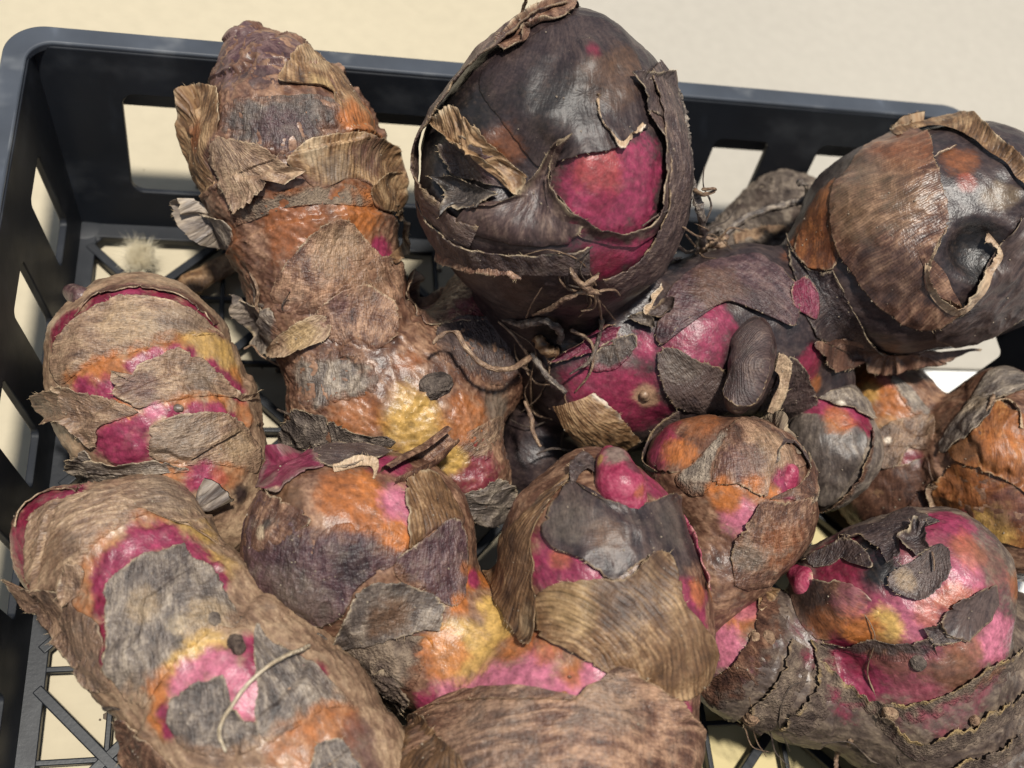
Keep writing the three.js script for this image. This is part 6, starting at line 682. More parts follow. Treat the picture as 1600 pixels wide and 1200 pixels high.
    {p: [[190.2,-31.4,129.9,0.4], [187.8,-44.9,127,0.33], [181.7,-48.3,127.2,0.25], [176.7,-53.2,121.7,0.17]], pal: 'soil', knob: 0.5},
    {p: [[189.1,-19.7,125.2,0.57], [191.4,-25.3,130,0.46], [195.5,-31,134.3,0.35], [202.2,-30.6,136.5,0.23]], pal: 'tan', knob: 0.5},
    {p: [[189.5,-38.7,128.8,0.5], [184.2,-45.1,122.8,0.41], [179.4,-37.5,119,0.3], [179.4,-25.2,117.5,0.2]], pal: 'tan', knob: 0.5},
    {p: [[194.3,-43.3,131.1,0.4], [195.3,-50.9,133.6,0.33], [198.8,-57.3,136.4,0.25], [199.7,-64.5,139.4,0.17]], pal: 'soil', knob: 0.5},
    {p: [[183.6,-45.7,121.6,0.38], [179.4,-27.1,118.1,0.29], [178,-13.1,113.1,0.21], [169.3,-11.5,106.3,0.14]], pal: 'tan', knob: 0.5},
    {p: [[186.7,-33.5,126.8,0.38], [196.1,-22.6,132.1,0.3], [206.4,-37.7,136.4,0.23], [215.6,-50.7,142.9,0.16]], pal: 'tan', knob: 0.5},
  ],
});
rhizome({
  label: 'small grey bulb with pink collar hanging below the glossy bulb at right',
  chains: [[[299.3,-34,129.7,16.62], [299.2,-36,142.6,16.95], [295.1,-40,153.1,12.39]]],
  body: {pal: 'grey', dust: 0.2, wrinkle: 0.2, spots: [[289.6,-19.9,131.1,7.3, 'pink'], [301,-16.8,136.6,8, 'pink'], [304.5,-17.4,141,4.3, 'deep'], [293.6,-17.5,138.7,6.5, 'orange',0.7]]},
  bracts: [
    {o: [[281.8,-30.5,133.3,0], [285.9,-22.9,132.9,0.1], [290.8,-18.7,136.5,-0.2], [293.8,-17.4,141.1,-0.4], [301.5,-16.8,140.6,-0.2], [302.3,-18.3,149.3,0.2], [298,-25.3,158.8,0.2], [294.3,-32.7,163.8,0.59], [289.8,-38.2,164.3,0.2], [285.3,-35.2,160,0], [281,-30.6,145.4,0]], f: [286,-4,117], pal: 'grey', mat: 'gloss', h: 0.4, wr: 0.25, tone: -0.12, dust: 0.25, bulge: 0.5, spots: [[293.3,-17.6,140.2,5, 'orange',0.6], [289.2,-24.5,154.4,7.9, 'dark',0.4]]},
    {a: [[305.3,-17.7,141.7,1.6], [302.4,-18.9,150.6,1.89], [298.9,-25.6,159,1.89], [294.6,-33.5,164.2,1.6], [291.6,-46,163.5,0.8]], b: [[307.7,-18.7,142.8,0], [305.3,-20.2,151.6,0], [302.3,-27.8,160,0], [298.2,-37.9,165.3,0], [294.3,-48.4,162.3,0]], f: [291,-21,148], pal: 'brown', h: 0.5, tone: -0.1, edge: 'tan', spots: []},
    {o: [[290,-20.3,127.2,0.73], [299.1,-18.1,124.9,0.2], [307.8,-20.2,125.7,0], [313.3,-24.2,129.7,0.2], [310,-20.1,136.8,1.02], [303.6,-17.2,136.7,1.31], [299.9,-16.8,134.5,1.31], [295.7,-17.2,133.2,1.31], [292.3,-18.5,130.1,1.31]], f: [300,-4,108], pal: 'grey', h: 0.6, wr: 0.4, tone: 0.05, dust: 0.3, spots: [[296.4,-17.2,132,1.7, 'white',0.8]]},
  ],
  buds: [
  ],
  roots: [
  ],
});
rhizome({
  label: 'amber and orange rhizome with peeling brown scales at the right edge of the photo',
  chains: [[[338.7,-50,101.7,13.68], [338.9,-48,118,19.3], [339.1,-58,142.7,24.5], [358.6,-56,157.9,21.09]],
    [[351.7,-52,133.7,16.04], [368.9,-36,141,19.7]],
    [[368.7,-22,130.6,15.79], [364.3,-26,151.1,25.05], [373.1,-34,166.7,26.4], [392.5,-44,174,20.59]]], rings: [[3,2],null,[3,2]],
  body: {pal: 'brown', dust: 0.25, wrinkle: 0.3, spots: [[325.9,-31.2,114.4,10.9, 'orange'], [329.5,-30.3,127,9.2, 'orange',0.8], [323.3,-37.2,107.7,7.1, 'orange',0.8], [322.3,-34.3,118.1,4.7, 'ochre',0.7], [330,-29.4,111.8,6.2, 'rose',0.4], [334.3,-27.4,113.7,5.4, 'grey',0.6], [325.8,-34.2,136.1,8.4, 'tan',0.5], [336.9,-29.8,135.6,8.4, 'brown',0.6], [323.7,-40.4,155.7,18.1, 'brown',0.7], [331.7,-32.7,147.6,4.5, 'deep',0.8]]},
  bracts: [
    {o: [[330.9,-28.6,113.1,0.2], [334.6,-26.9,117.4,0.2], [338.9,-27.3,124.1,0.2], [342,-28.1,129.6,0], [335,-29.1,129.2,-0.3], [331.3,-28.4,122.8,-0.3], [328.9,-28.9,117.4,-0.2]], f: [319,-19,99], pal: 'grey', h: 0.5, wr: 0.6, tone: 0.1, spots: []},
    {o: [[319.3,-39.9,140.2,1.02], [322.5,-36.6,134.2,0.73], [326.5,-33.2,131.5,0.2], [331.9,-30.2,130.4,0], [342.6,-27,131,0], [337,-26.2,144.8,-0.3], [331.1,-32.3,142.9,0.2], [326.1,-35.4,148.9,1.31], [320.4,-39.6,147.9,1.31]], f: [318,-51,168], pal: 'tan', h: 0.5, wr: 0.5, tone: -0.15, dust: 0.3, spots: [[324.9,-34.7,134.2,3.1, 'dark',0.6], [324.8,-35,138.3,1.5, 'white',0.7]]},
    {o: [[314.6,-58.2,153.3,0], [316.9,-43.9,147.6,0.2], [326.1,-35.4,148.9,0.59], [335.8,-28.9,148.5,0], [337.7,-31.9,159.3,0], [338.2,-41.1,165.2,0], [326.5,-49.9,164.9,0], [323.1,-69.5,160.7,0]], f: [323,-23,123], pal: 'brown', mat: 'gloss', h: 0.5, wr: 0.2, tone: -0.18, dust: 0.08, spots: []},
    {o: [[337.3,-23.1,147,0.2], [340.1,-18.5,141,0], [345.8,-14,134.9,0], [360.1,-13,120.9,0], [372.3,-13.3,118,0], [379.6,-15.7,121,0], [372,-5.5,130.6,0.59], [354.5,-5.1,136,1.31], [349.4,-4.7,142.7,1.31], [342.8,-9.6,147.7,1.6], [338.1,-18.6,149.9,1.31]], f: [371,14,108], pal: 'grey', h: 0.8, wr: 0.4, tone: 0, dust: 0.3, rag: 1.6, spots: [[356.7,-8.5,129.3,3, 'dark',0.5], [375.2,-11.3,121,3, 'deep',0.7], [349.9,-10.5,133.3,6.6, 'tan',0.3]]},
    {o: [[337.8,-19.5,149.9,0.2], [342.3,-10.2,147.8,0.1], [348.1,-5.5,143.2,0.59], [354,-4.7,137.2,0.88], [356.1,-1.3,142.7,0.59], [361.7,1,147.8,0], [358.6,-7.1,171.9,0], [353.1,-8.2,169.2,0.88], [346.9,-9.5,164.1,1.02], [340,-15.2,157.3,0.88]], f: [352,-34,212], pal: 'amber', mat: 'gloss', h: 0.6, wr: 0.2, tone: -0.1, dust: 0.15, edge: 'tan', spots: [[350.9,-2.5,154.8,7.8, 'orange',0.6], [340.5,-12.7,153.3,5.7, 'brown',0.6]]},
    {a: [[352.7,-5.5,137.1,0.73], [356.2,-3.5,137.6,1.6], [356.9,-0.7,143.8,1.89], [355.9,0,149.7,1.31]], b: [[353.8,-5.7,135.7,0.1], [357.5,-3.7,136.3,0.2], [358.3,-0.6,143.1,0.2], [357.1,0.3,149.9,0.1]], f: [347,-13,159], pal: 'tan', h: 0.9, tone: 0.4, edge: 'pale', spots: []},
    {o: [[337.6,-28.4,158,1.31], [338.8,-17.4,155.6,0.1], [346.9,-9.5,164.2,-0.1], [353.1,-8.2,169.2,-0.1], [359.3,-7.6,173.2,0], [361.7,-19.8,188.8,0], [353.2,-24.3,184.9,0.59], [346.6,-30.5,177.9,0.59], [343,-39.7,170.2,0.88], [339,-37.4,163.5,1.31]], f: [348,-46,223], pal: 'amber', mat: 'gloss', h: 0.4, wr: 0.25, tone: -0.12, dust: 0.15, edge: 'tan', spots: [[349.3,-24.6,180.2,10.8, 'ochre',0.8], [344.2,-26.7,172.5,2.9, 'pink',0.7], [352.9,-13,174.8,10.6, 'purple',0.6], [341.4,-19.5,164.4,8.6, 'rust',0.4]]},
    {label: 'frayed tan edge', a: [[337.7,-28.1,158.3,3.05], [337.1,-34.4,159.4,3.78], [339.6,-38.4,164.7,3.05], [343,-39.7,170.2,1.6]], b: [[338.3,-28.5,159.9,0.73], [338.3,-33.7,160.9,0.88], [340.3,-37,165.2,0.73], [342.9,-37.6,170.2,0.2]], f: [350,-32,163], pal: 'tan', h: 0.7, wr: 0.6, rag: 1.8, spots: []},
  ],
  buds: [
  ],
  roots: [
    {p: [[345.8,-5.8,144.6,0.58], [349.1,-4.5,139.6,0.87], [352.6,-5,135.3,1.02], [355.3,-6.6,132,0.73]], pal: 'tan', knob: 0.6},
  ],
});
rhizome({
  label: 'shiny pink bulb with peeling black scales on a ringed brown base, near right corner',
  chains: [[[277.1,-24,197.3,11.22], [284,-22,205,17.32], [296.2,-14,206.6,21.9]],
    [[297.2,-14,203.3,22.01], [309.7,-12,203.1,23.85], [307.5,-22,218.1,26.14], [309.7,-36,230.4,28.9]],
    [[312.4,-42,233.7,31.51], [341.1,-44,230,25.78], [353.1,-44,218.8,21.53]],
    [[319.4,-48,239.6,27.7], [327.3,-52,263.5,23.86]],
    [[307.4,-46,232.6,25.31], [274.6,-48,226.1,21.02], [253.4,-46,216.7,23.63]]], rings: [null,null,null,[3,2.4],[4,2.2]],
  body: {pal: 'soil', dust: 0.12, wrinkle: 0.22, spots: [[288.1,2,223.2,31.5, 'mauve'], [300.6,13,202.2,18.2, 'mauve'], [282,0.6,218,9.8, 'pink'], [301.5,11.9,212,11.2, 'pink'], [280.3,-19.3,230.6,13.3, 'pink'], [292.2,-7.6,237.6,10.6, 'mauve'], [310.1,5.6,227.2,9.8, 'rose'], [275.8,-18.7,223.6,9.4, 'deep'], [306.8,9.9,189.1,10.1, 'pink'], [274.4,-5.5,195.4,13.4, 'deep'], [287.9,4.3,219.3,11.3, 'rose',0.7], [305.1,13.4,208.7,8.3, 'rose',0.6], [281.3,-2.2,220.3,7.6, 'ochre'], [277,-8.1,220.1,6.9, 'orange'], [300.5,10.2,216.1,6, 'orange',0.6], [291.8,6.6,218.5,6, 'orange',0.5], [308.3,14,200.3,7.6, 'orange',0.5], [302.6,3.7,230.2,6.7, 'orange',0.5], [301,-0.1,235.2,9.7, 'brown',0.8], [315.9,13.3,205,8.4, 'brown',0.5], [306.5,7.5,223.8,5.2, 'brown',0.5], [283.6,-7.2,228.3,8.4, 'brown',0.6], [281.1,4.5,204.5,6.9, 'black'], [280.2,0.4,194.2,5.5, 'black'], [241,-27.5,208.8,10.4, 'orange',0.8], [236.4,-29.7,219.3,9.5, 'rose'], [244.8,-26.8,205.9,5.6, 'rose',0.7], [250.1,-27.3,202.6,4.9, 'deep',0.7], [327.1,6.2,210.1,6.2, 'orange',0.5], [323.1,1.3,225.8,6.1, 'rose',0.6]]},
  bracts: [
    {label: 'glossy brown side lobe', o: [[264.3,-25.5,198.6,0], [265.1,-21.9,195.5,0.2], [266.4,-14.5,200.4,0.73], [272.1,-5.1,203.5,0.59], [276.1,-0.8,208.6,0.2], [279.5,-0.6,216.1,-0.3], [277,-5.3,217.8,-0.6], [274,-13.6,220.1,-0.2], [268.7,-21.2,219.1,0], [263.6,-22.5,214.2,0], [262.5,-24.2,205.6,0]], f: [256,-8,198], pal: 'brown', mat: 'gloss', h: 0.4, wr: 0.12, tone: -0.05, dust: 0.05, bulge: 0.5, spots: [[265.6,-15.4,205.8,8.7, 'black',0.85], [277.1,-5.8,218.4,8.4, 'orange',0.9], [274.4,-3.3,210.5,7.7, 'rose',0.3], [268.2,-16.6,215.2,7.1, 'rust',0.6], [265.3,-18.3,198.3,4.8, 'pink',0.9]]},
    {o: [[268.9,-16.8,191.4,0.59], [274.4,-11.2,190.2,1.31], [278.2,-5.3,190.6,1.31], [279.4,0.1,194.9,1.31], [279.3,2.8,202.3,1.6], [275.3,-2.4,198.9,0.88], [274,-6.2,195.1,0.2], [271,-9.4,196.4,0], [267.8,-14.8,195.4,0]], f: [260,-13,201], pal: 'dark', h: 0.7, wr: 0.3, tone: 0.1, dust: 0.2, spots: []},
    {label: 'black peeling cap', o: [[279.4,-11.9,186.1,0], [288.2,-1.6,185.4,0], [294.4,-2.8,182,0], [301.8,-2.1,180,0.2], [302.4,6.1,185.5,0.73], [303.2,9.7,189.8,0.88], [298.7,9.2,191.2,1.31], [295.4,6.8,189.4,1.89], [288.4,6.9,195,2.18], [286.8,7.8,200.5,2.76], [283.1,5.8,202.2,2.76], [282.9,3.9,196.3,1.89], [280.9,-2.1,190.5,1.6], [277.6,-5.9,190.8,1.31]], f: [310,13,186], pal: 'dark', h: 0.7, wr: 0.3, tone: 0.12, dust: 0.15, edge: 'tan', ew: 0.35, sharp: 1, ripple: 0.3, spots: []},
    {label: 'dark round flake of scale', o: [[282.7,5.7,205.3,0.88], [288.8,9.1,202.6,0.88], [296.6,11.4,198.8,1.31], [300.9,12.7,199.1,1.31], [300.3,12.9,205.3,1.16], [295.7,10.6,211.4,1.45], [289.6,7.5,214.3,1.6], [284.6,5.7,212.1,1.45], [282,4.8,208.9,1.31]], f: [299,18,196], pal: 'dark', h: 0.6, wr: 0.3, tone: 0.28, dust: 0.15, edge: 'dark', ripple: 0.3, spots: [[286.6,7.9,208,3.8, 'tan',0.4]]},
    {label: 'curled dark flake at the tip', o: [[288.3,6.6,194.5,1.89], [292.7,7.6,192.5,3.34], [295.1,7,189.9,3.63], [298.1,9.2,191.6,2.76], [294.9,10.2,196.3,2.18], [295.3,11.3,200.7,2.47], [290.9,9.8,201.3,1.6], [289.1,8.3,198,1.6]], f: [285,3,203], pal: 'dark', h: 1.2, wr: 0.6, tone: 0.15, rag: 1.6, sharp: 1, spots: []},
    {o: [[295.2,6.6,221.1,1.45], [298.2,9.2,217.2,1.45], [301.7,10.7,215.3,1.6], [308.2,12.3,213.1,1.31], [314.9,12.2,211.5,0.2], [316.2,9.4,217.1,0], [311.4,7.8,222.6,0.2], [303.7,5.5,227.4,1.02], [297.3,5.2,225.2,1.31]], f: [316,24,198], pal: 'dark', mat: 'gloss', h: 0.7, wr: 0.25, tone: 0.3, dust: 0.1, edge: 'tan', sharp: 1, ripple: 0.25, spots: []},
    {o: [[290.6,4,222.3,1.6], [294.5,6.4,221,2.18], [296.6,5.4,224.4,1.6], [301.7,5.4,226.9,1.31], [295.4,3.1,227.7,1.02], [292.7,2.9,225.9,1.31]], f: [287,0,229], pal: 'dark', h: 0.9, tone: 0.15, edge: 'tan', sharp: 1, spots: []},
    {a: [[268.7,-21.7,220,0.59], [274.8,-15.9,221.7,1.31], [277.4,-9.8,221.9,1.75], [280.2,-5.8,222.5,1.75], [284.4,-2.7,225,1.89], [292.3,3.1,225.3,1.75], [294.1,1.9,228.7,1.02]], b: [[270.9,-22.1,222.5,0], [276.9,-18,224.6,0], [280.8,-12.6,228,-0.2], [284.9,-7.5,230.2,-0.3], [291.3,-1.8,231.4,-0.3], [293.8,-0.5,231.8,-0.3], [295.7,0.7,231.5,-0.3]], f: [283,8,200], pal: 'dark', h: 0.5, wr: 0.3, tone: 0.2, dust: 0.15, edge: 'tan', rag: 1.2, spots: []},
    {label: 'ragged ring scar', a: [[267.6,-23.5,224.4,1.02], [274.8,-24.1,231.6,1.45], [282.9,-21.6,238.7,1.75], [288.8,-15.3,241.2,1.89], [294.8,-9.9,241.8,1.89], [302.1,-4.1,239.7,1.75], [307.4,-0.1,236.2,1.75], [315.7,0.8,233,1.75], [340.1,-15,226.3,1.6]], b: [[263.8,-25.2,229.3,-0.3], [273.2,-27.7,238.5,-0.3], [282.9,-26.2,244.6,-0.4], [290.3,-19.6,247.7,-0.4], [297.8,-13.5,247.8,-0.4], [307.2,-7.9,244.9,-0.4], [315.5,-5.3,240.7,-0.4], [327.9,-9.5,236.5,-0.4], [343.3,-15.8,231.8,-0.4]], f: [289,22,181], pal: 'soil', mat: 'soil', h: 0.5, wr: 0.8, tone: 0.05, dust: 0.2, edge: 'straw', ew: 1.4, rag: 2.2, spots: [[315.1,-4.1,239.4,6.1, 'rust',0.4]]},
    {a: [[284.7,-22.5,243.1,1.31], [288.6,-20.6,246.7,1.6], [293.9,-20.8,252.5,1.75], [301.1,-15.2,251.7,1.89], [310.6,-11.5,249.5,1.89], [316.9,-10.5,247.1,1.75], [328.1,-13.2,243,1.6], [338.9,-16.2,239.4,1.31]], b: [[284.2,-26.6,246.9,-0.3], [289.4,-26.2,252.5,-0.3], [296.5,-26.4,258,-0.4], [304.9,-19.9,257.3,-0.4], [314.9,-16.9,255.5,-0.4], [322.4,-15.8,251.6,-0.4], [334,-18.7,247.9,-0.4], [343.2,-19.5,244.4,-0.3]], f: [290,21,181], pal: 'soil', mat: 'soil', h: 0.6, wr: 0.9, tone: 0, dust: 0.25, edge: 'straw', ew: 1.2, rag: 2.4, spots: []},
    {a: [[295.8,-32.1,260.1,1.02], [302.3,-25.6,260.3,1.6], [310.9,-20.7,259,1.6], [323.5,-19.3,255.6,1.6], [331.9,-20.5,252.1,1.31]], b: [[300.7,-39.8,265.3,-0.3], [306.5,-32.3,265.9,-0.3], [315.5,-26.3,264.4,-0.3], [328.3,-25,260.9,-0.3], [338.4,-26.8,256.7,-0.3]], f: [293,16,179], pal: 'soil', mat: 'soil', h: 0.6, wr: 0.9, tone: 0.05, dust: 0.25, edge: 'straw', ew: 1, rag: 2, spots: []},
    {a: [[265.2,-22.6,218.6,0.88], [266.6,-24.1,226.6,1.6], [264.9,-26.5,233,1.6], [261.1,-30.8,238,1.6], [256.6,-39.9,242.2,1.31]], b: [[272.3,-21.6,222.7,-0.3], [273.3,-24.4,231.5,-0.3], [271.7,-28.5,239,-0.4], [268.2,-34.2,243.9,-0.4], [264.2,-43.3,246.6,-0.3]], f: [243,-18,207], pal: 'soil', mat: 'soil', h: 0.5, wr: 0.9, dust: 0.2, edge: 'straw', ew: 1.2, rag: 2.4, spots: []},
    {a: [[257.6,-22.7,217.9,0.73], [254.8,-23.8,224.6,1.45], [250.7,-27.1,230.6,1.6], [247,-34.8,236.5,1.45], [248.7,-53.8,238.7,1.02]], b: [[264.4,-23.2,221.2,-0.3], [263.1,-25,228.6,-0.4], [259.3,-29.6,235.9,-0.4], [255.9,-37.8,241,-0.4], [257.2,-56.9,241.5,-0.3]], f: [235,-15,199], pal: 'soil', mat: 'soil', h: 0.5, wr: 0.8, tone: 0.03, dust: 0.2, edge: 'tan', ew: 0.8, rag: 1.8, spots: []},
    {a: [[254,-29.8,199.5,0.59], [247.2,-23.6,212.5,1.02], [240.8,-26.7,221.8,1.31], [236.8,-31.8,225.8,1.31], [232.3,-42.4,226.8,0.88]], b: [[265,-31.8,197.8,-0.3], [256.4,-22.6,215.5,-0.4], [249,-25.6,227.8,-0.4], [243.5,-33.7,234.3,-0.4], [237.6,-48.4,234.1,-0.3]], f: [228,-17,199], pal: 'brown', mat: 'soil', h: 0.5, wr: 0.5, tone: -0.1, dust: 0.2, edge: 'brown', ew: 0.3, rag: 0.8, spots: []},
    {o: [[256.5,-34,196.6,0.73], [262.7,-36.8,196.8,0.2], [264.8,-33,197.9,0], [255.8,-25.6,204.9,0], [250,-24.1,208.5,1.02], [251.5,-27,202.8,1.31]], f: [257,-18,182], pal: 'gold', h: 0.6, wr: 0.4, rag: 1.4, spots: []},
  ],
  buds: [
    {n: 'bud', chains: [[[268.3,-19.6,199.7,5.97], [267,-23.9,195.1,3.73]]], pal: 'pink', mat: 'skin', wrinkle: 0.05, dust: 0.03, spots: [[269,-13.7,199.1,3.2, 'pale',0.7]], cell: 0.45, label: 'shiny pink side bud'},
    {n: 'root_scar', chains: [[[290.8,-3.6,231.3,2.71], [290.6,-3.1,232.2,1.96]]], pal: 'grey', spots: [], dust: 0.4, cell: 0.5, mat: 'soil'},
    {n: 'root_scar', chains: [[[246.2,-24.3,216.7,1.73], [245.6,-23.1,216.6,1.34]]], pal: 'tan', spots: [], dust: 0.2, cell: 0.4, mat: 'soil'},
    {n: 'root_scar', chains: [[[250.4,-23.3,217.5,1.73], [250.1,-22,217,1.34]]], pal: 'tan', spots: [], dust: 0.2, cell: 0.4, mat: 'soil'},
    {n: 'root_scar', chains: [[[287.2,-21.2,243.9,2.32], [286.4,-19,243.5,1.7]]], pal: 'tan', spots: [], dust: 0.2, cell: 0.4, mat: 'soil'},
    {n: 'root_scar', chains: [[[311.3,-12.2,249.5,1.98], [309.9,-10.2,249.4,1.52]]], pal: 'tan', spots: [], dust: 0.2, cell: 0.4, mat: 'soil'},
    {n: 'root_scar', chains: [[[248.2,-42.9,239.3,2.24], [247.3,-40.3,239.3,1.75]]], pal: 'tan', spots: [], dust: 0.2, cell: 0.4, mat: 'soil'},
  ],
  roots: [
    {p: [[295.2,13.1,200.1,0.3], [294.7,13.3,203.7,0.3], [294.3,12.6,206.8,0.23]], pal: 'tan', n: 'fibre'},
    {p: [[285.7,-21.6,243.9,0.34], [280.9,-18.3,231.9,0.27], [278.4,-4.5,221.7,0.2], [273.6,-3.7,209.9,0.13]], pal: 'tan', knob: 0.5},
    {p: [[293.9,-33.5,259.5,0.46], [287.5,-39.1,256.3,0.37], [279.1,-36,250.4,0.28], [271.3,-40.9,249.3,0.19]], pal: 'soil', knob: 0.5},
    {p: [[268.9,-25.1,231.5,0.37], [256.9,-26.7,232.7,0.29], [255.4,-36.7,241.4,0.22], [264.8,-52.4,250.1,0.15]], pal: 'soil', knob: 0.5},
    {p: [[279.9,-35.6,249.3,0.99], [282.8,-53.6,252.4,0.83], [281.2,-54.7,260,0.62], [280.1,-59,267,0.42]], pal: 'tan', knob: 0.5},
    {p: [[291.5,-29.3,256.2,0.44], [294.7,-35.3,261,0.36], [297.6,-46.3,265,0.28], [304,-63.1,268.9,0.19]], pal: 'soil', knob: 0.5},
    {p: [[244.2,-32.8,234.2,0.35], [248.2,-41.2,239.6,0.28], [254.4,-55.8,244.4,0.22], [258.3,-58.2,250.4,0.15]], pal: 'tan', knob: 0.5},
    {p: [[249.1,-40.9,239.6,0.37], [256.9,-48.8,243.7,0.3], [260.3,-54.3,249.6,0.23], [263.9,-53.1,255.1,0.15]], pal: 'soil', knob: 0.5},
    {p: [[243.1,-42.4,237.7,0.34], [250.2,-53.5,241.5,0.28], [253.2,-56.7,246.9,0.21], [258.3,-54.4,249.4,0.14]], pal: 'tan', knob: 0.5},
  ],
});
rhizome({
  label: 'dark shrivelled root stump lying behind the tall torn bulb against the back wall', name: 'root_stump', category: 'root stump',
  chains: [[[294.3,-46,30.1,13.72], [310.5,-44,23.5,17.9], [332,-46,24.2,17.56]],
    [[279.4,-48,39.9,11.28], [300.6,-46,36.7,14.24]]],
  body: {pal: 'grey', mat: 'soil', dust: 0.3, wrinkle: 1, spots: [[290.1,-32.6,25.1,8.8, 'dark',0.6], [295.9,-30.2,37.4,7.4, 'black',0.6], [307.3,-27,34.4,7.5, 'dark',0.6]]},
  bracts: [
    {a: [[281.9,-37.2,28.4,0.2], [289.8,-37.8,17.9,0.25], [296.3,-30.5,17.6,0.25], [306.7,-24.5,20,0.25], [317.7,-25,21.2,0.2]], b: [[281,-35.5,35.9,0], [288.2,-32.8,28.2,0], [296,-29.2,22.6,0], [305.7,-24.4,24.1,0], [316.3,-24.7,26.2,0]], f: [295,-49,62], pal: 'grey', mat: 'soil', h: 0.5, wr: 1, rag: 1.8, spots: []},
    {a: [[279,-36.6,41.3,1.02], [289.8,-32.4,39.1,1.6], [302,-29.5,39,1.6]], b: [[280.1,-38.3,46.1,0], [290.9,-34.3,43.8,0], [303.5,-32,43.1,0]], f: [291,-16,10], pal: 'tan', mat: 'soil', h: 0.5, wr: 1, rag: 1.8, spots: []},
  ],
  buds: [
  ],
  roots: [
  ],
});
loose('dry_rootlet', 'pale thin dry rootlet curved over the pink scar of the near left rhizome', 'rootlet', [[98.9,-4.4,218.7,0.52], [95.8,0.2,221.2,0.58], [92.2,2.8,222.9,0.58], [84.1,3.1,228.2,0.56], [77.5,0.7,235.9,0.56], [74.7,-1.8,241.7,0.55], [76.7,-3.9,246.7,0.41]], 'pale', 0.2);
const ROLL = [[122,4.9,169.9], [128.5,1,165.2], [136.6,-8.7,157], [145.3,-7.699999999999999,149.7]];
// ---------- small loose things ----------
{
  const r = rng(909), P = new THREE.Vector3(0.0325, -0.0775, 0.037), parts = [];
  for (let i = 0; i < 1700; i++) {                            // the tuft: hundreds of fine pale bristles from a small heart, tangled
    const d = new THREE.Vector3(r() - .5, (r() - .35), r() - .5).normalize(), l = 0.003 + 0.0065 * r(), w = 0.00011, o = new THREE.Vector3((r() - .5) * .006, (r() - .5) * .003, (r() - .5) * .009 );
    const q = new THREE.ConeGeometry(w, l, 3, 3, true); q.translate(0, l / 2, 0); const ps = q.attributes.position, bx = (r() - .5) * 0.9, bz = (r() - .5) * 0.9; for (let k = 0; k < ps.count; k++) { const y = ps.getY(k); ps.setX(k, ps.getX(k) + bx * y * y / l); ps.setZ(k, ps.getZ(k) + bz * y * y / l); }
    q.applyQuaternion(new THREE.Quaternion().setFromUnitVectors(new THREE.Vector3(0, 1, 0), d)); q.translate(o.x, o.y, o.z); parts.push(q);
  }
  const tuft = new THREE.Group(); tuft.name = numbered('fluff_tuft'); tuft.position.copy(P); scene.add(tuft);
  const b = mesh('bristles', mergeGeometries(parts), new THREE.MeshStandardMaterial({ color: new THREE.Color().setRGB(.80, .72, .54), roughness: 0.7 }), tuft); b.userData.kind = 'stuff';
  const heart = new THREE.IcosahedronGeometry(0.0016, 2), hp = heart.attributes.position; for (let i = 0; i < hp.count; i++) { const k = 1 + 0.4 * noise(hp.getX(i) * 900, hp.getY(i) * 900, hp.getZ(i) * 900); hp.setXYZ(i, hp.getX(i) * k, hp.getY(i) * k, hp.getZ(i) * k); } heart.computeVertexNormals();
  mesh('core', heart, new THREE.MeshStandardMaterial({ color: new THREE.Color().setRGB(.30, .20, .09), roughness: 0.8 }), tuft);
  tag(tuft, 'pale straw-coloured fluffy tuft on the grid in the far left corner of the crate', 'tuft');
}
{
  // a flat dry leaf-stalk piece lying on the grid
  const F = makeField([[[36, -79, 63, 3.6], [54, -78.5, 47.5, 5], [74, -79, 31, 4]]], 3), S = 0.001;
  const g = bodyGeometry({ ...F }, { pal: 'gold', spots: [], dust: .1, wrinkle: .4, tone: .05 }, 0.6); const ps = g.attributes.position; for (let i = 0; i < ps.count; i++) ps.setY(i, -0.0805 + (ps.getY(i) + 0.0805) * 0.45); g.computeVertexNormals();
  g.translate(-54 * S, 79 * S, -47 * S); const o = mesh('dry_stalk', g, MAT.paper, scene); o.position.set(54 * S, -79 * S, 47 * S); tag(o, 'tan strip of dry stalk lying on the grid behind the shaggy rhizome', 'stalk');
}
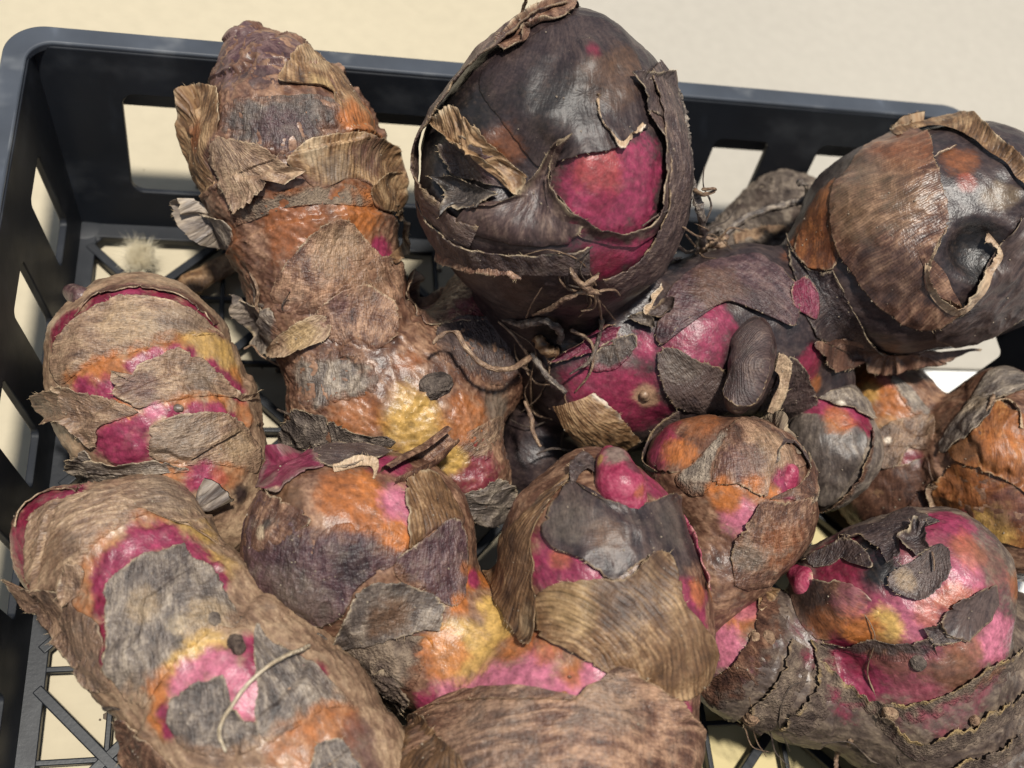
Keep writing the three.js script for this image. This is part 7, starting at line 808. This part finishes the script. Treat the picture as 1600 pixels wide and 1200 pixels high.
{
  // a rolled piece of dry scale lying between the two rhizomes
  const pts = ROLL, cv = new THREE.CatmullRomCurve3(pts.map((q) => new THREE.Vector3(q[0], q[1], q[2]))), n = 60, m = 26, fr = cv.computeFrenetFrames(n), R0 = 4.3;
  const pos = new Float32Array((n + 1) * m * 3), col = new Float32Array((n + 1) * m * 3), uv = new Float32Array((n + 1) * m * 2), idx = [], c3 = [0, 0, 0];
  for (let i = 0; i <= n; i++) for (let k = 0; k < m; k++) {
    const t = i / n, a = (k / (m - 1) - 0.5) * 5.2 + 0.3, jag = i === 0 || i === n ? 1.2 * noise(k * .6, i, 3) : 0, p = cv.getPoint(clamp(t + jag * 0.03, 0, 1)), rr = R0 * (0.8 + 0.25 * Math.sin(t * 3)) * (1 + 0.10 * noise(t * 6, a * 2, 4) + 0.05 * noise(t * 20, a * 5, 1)) * (1 - 0.16 * Math.abs(k / (m - 1) - .5)), v = i * m + k;
    const N = fr.normals[i], B = fr.binormals[i]; pos.set([p.x + (N.x * Math.cos(a) + B.x * Math.sin(a)) * rr, p.y + (N.y * Math.cos(a) + B.y * Math.sin(a)) * rr, p.z + (N.z * Math.cos(a) + B.z * Math.sin(a)) * rr].map((x) => x * 0.001), v * 3);
    tone('brown', 0.55 + 0.4 * noise(t * 9, a * 2, 7) + 0.25 * noise(t * 30, a * 6, 9), c3); col.set(c3, v * 3); uv[v * 2] = t * 1.6; uv[v * 2 + 1] = a * 0.2;
    if (i < n && k < m - 1) idx.push(v, v + 1, v + m, v + 1, v + m + 1, v + m);
  }
  const g = geometry(pos, col, uv, new Uint32Array(idx)), c = pts[1].map((x) => x * 0.001); g.translate(-c[0], -c[1], -c[2]);
  const o = mesh('scale_fragment', g, MAT.paper, scene); o.position.set(...c); tag(o, 'loose rolled brown scale fragment resting on the orange-shouldered bulb', 'scale fragment');
}
{
  // crumbs of dry soil and skin fallen through the grid
  const r = rng(4411), list = [];
  for (let i = 0; i < 260; i++) {
    const x = 0.01 + 0.36 * r(), z = -0.02 + 0.30 * r(), s = (0.3 + 1.5 * r() ** 4) * 0.001, g = new THREE.IcosahedronGeometry(s, 0); g.scale(1, 0.5, 0.6 + 0.8 * r()); g.rotateY(r() * 6); g.translate(x, -0.0878 + s * 0.4, z); list.push(g);
  }
  const o = mesh('soil_crumbs', mergeGeometries(list), new THREE.MeshStandardMaterial({ color: new THREE.Color().setRGB(.10, .075, .055), roughness: 0.95 }), scene); tag(o, 'scattered dark soil crumbs on the board under the crate', 'soil crumbs'); o.userData.kind = 'stuff';
}
renderer.render(scene, camera);
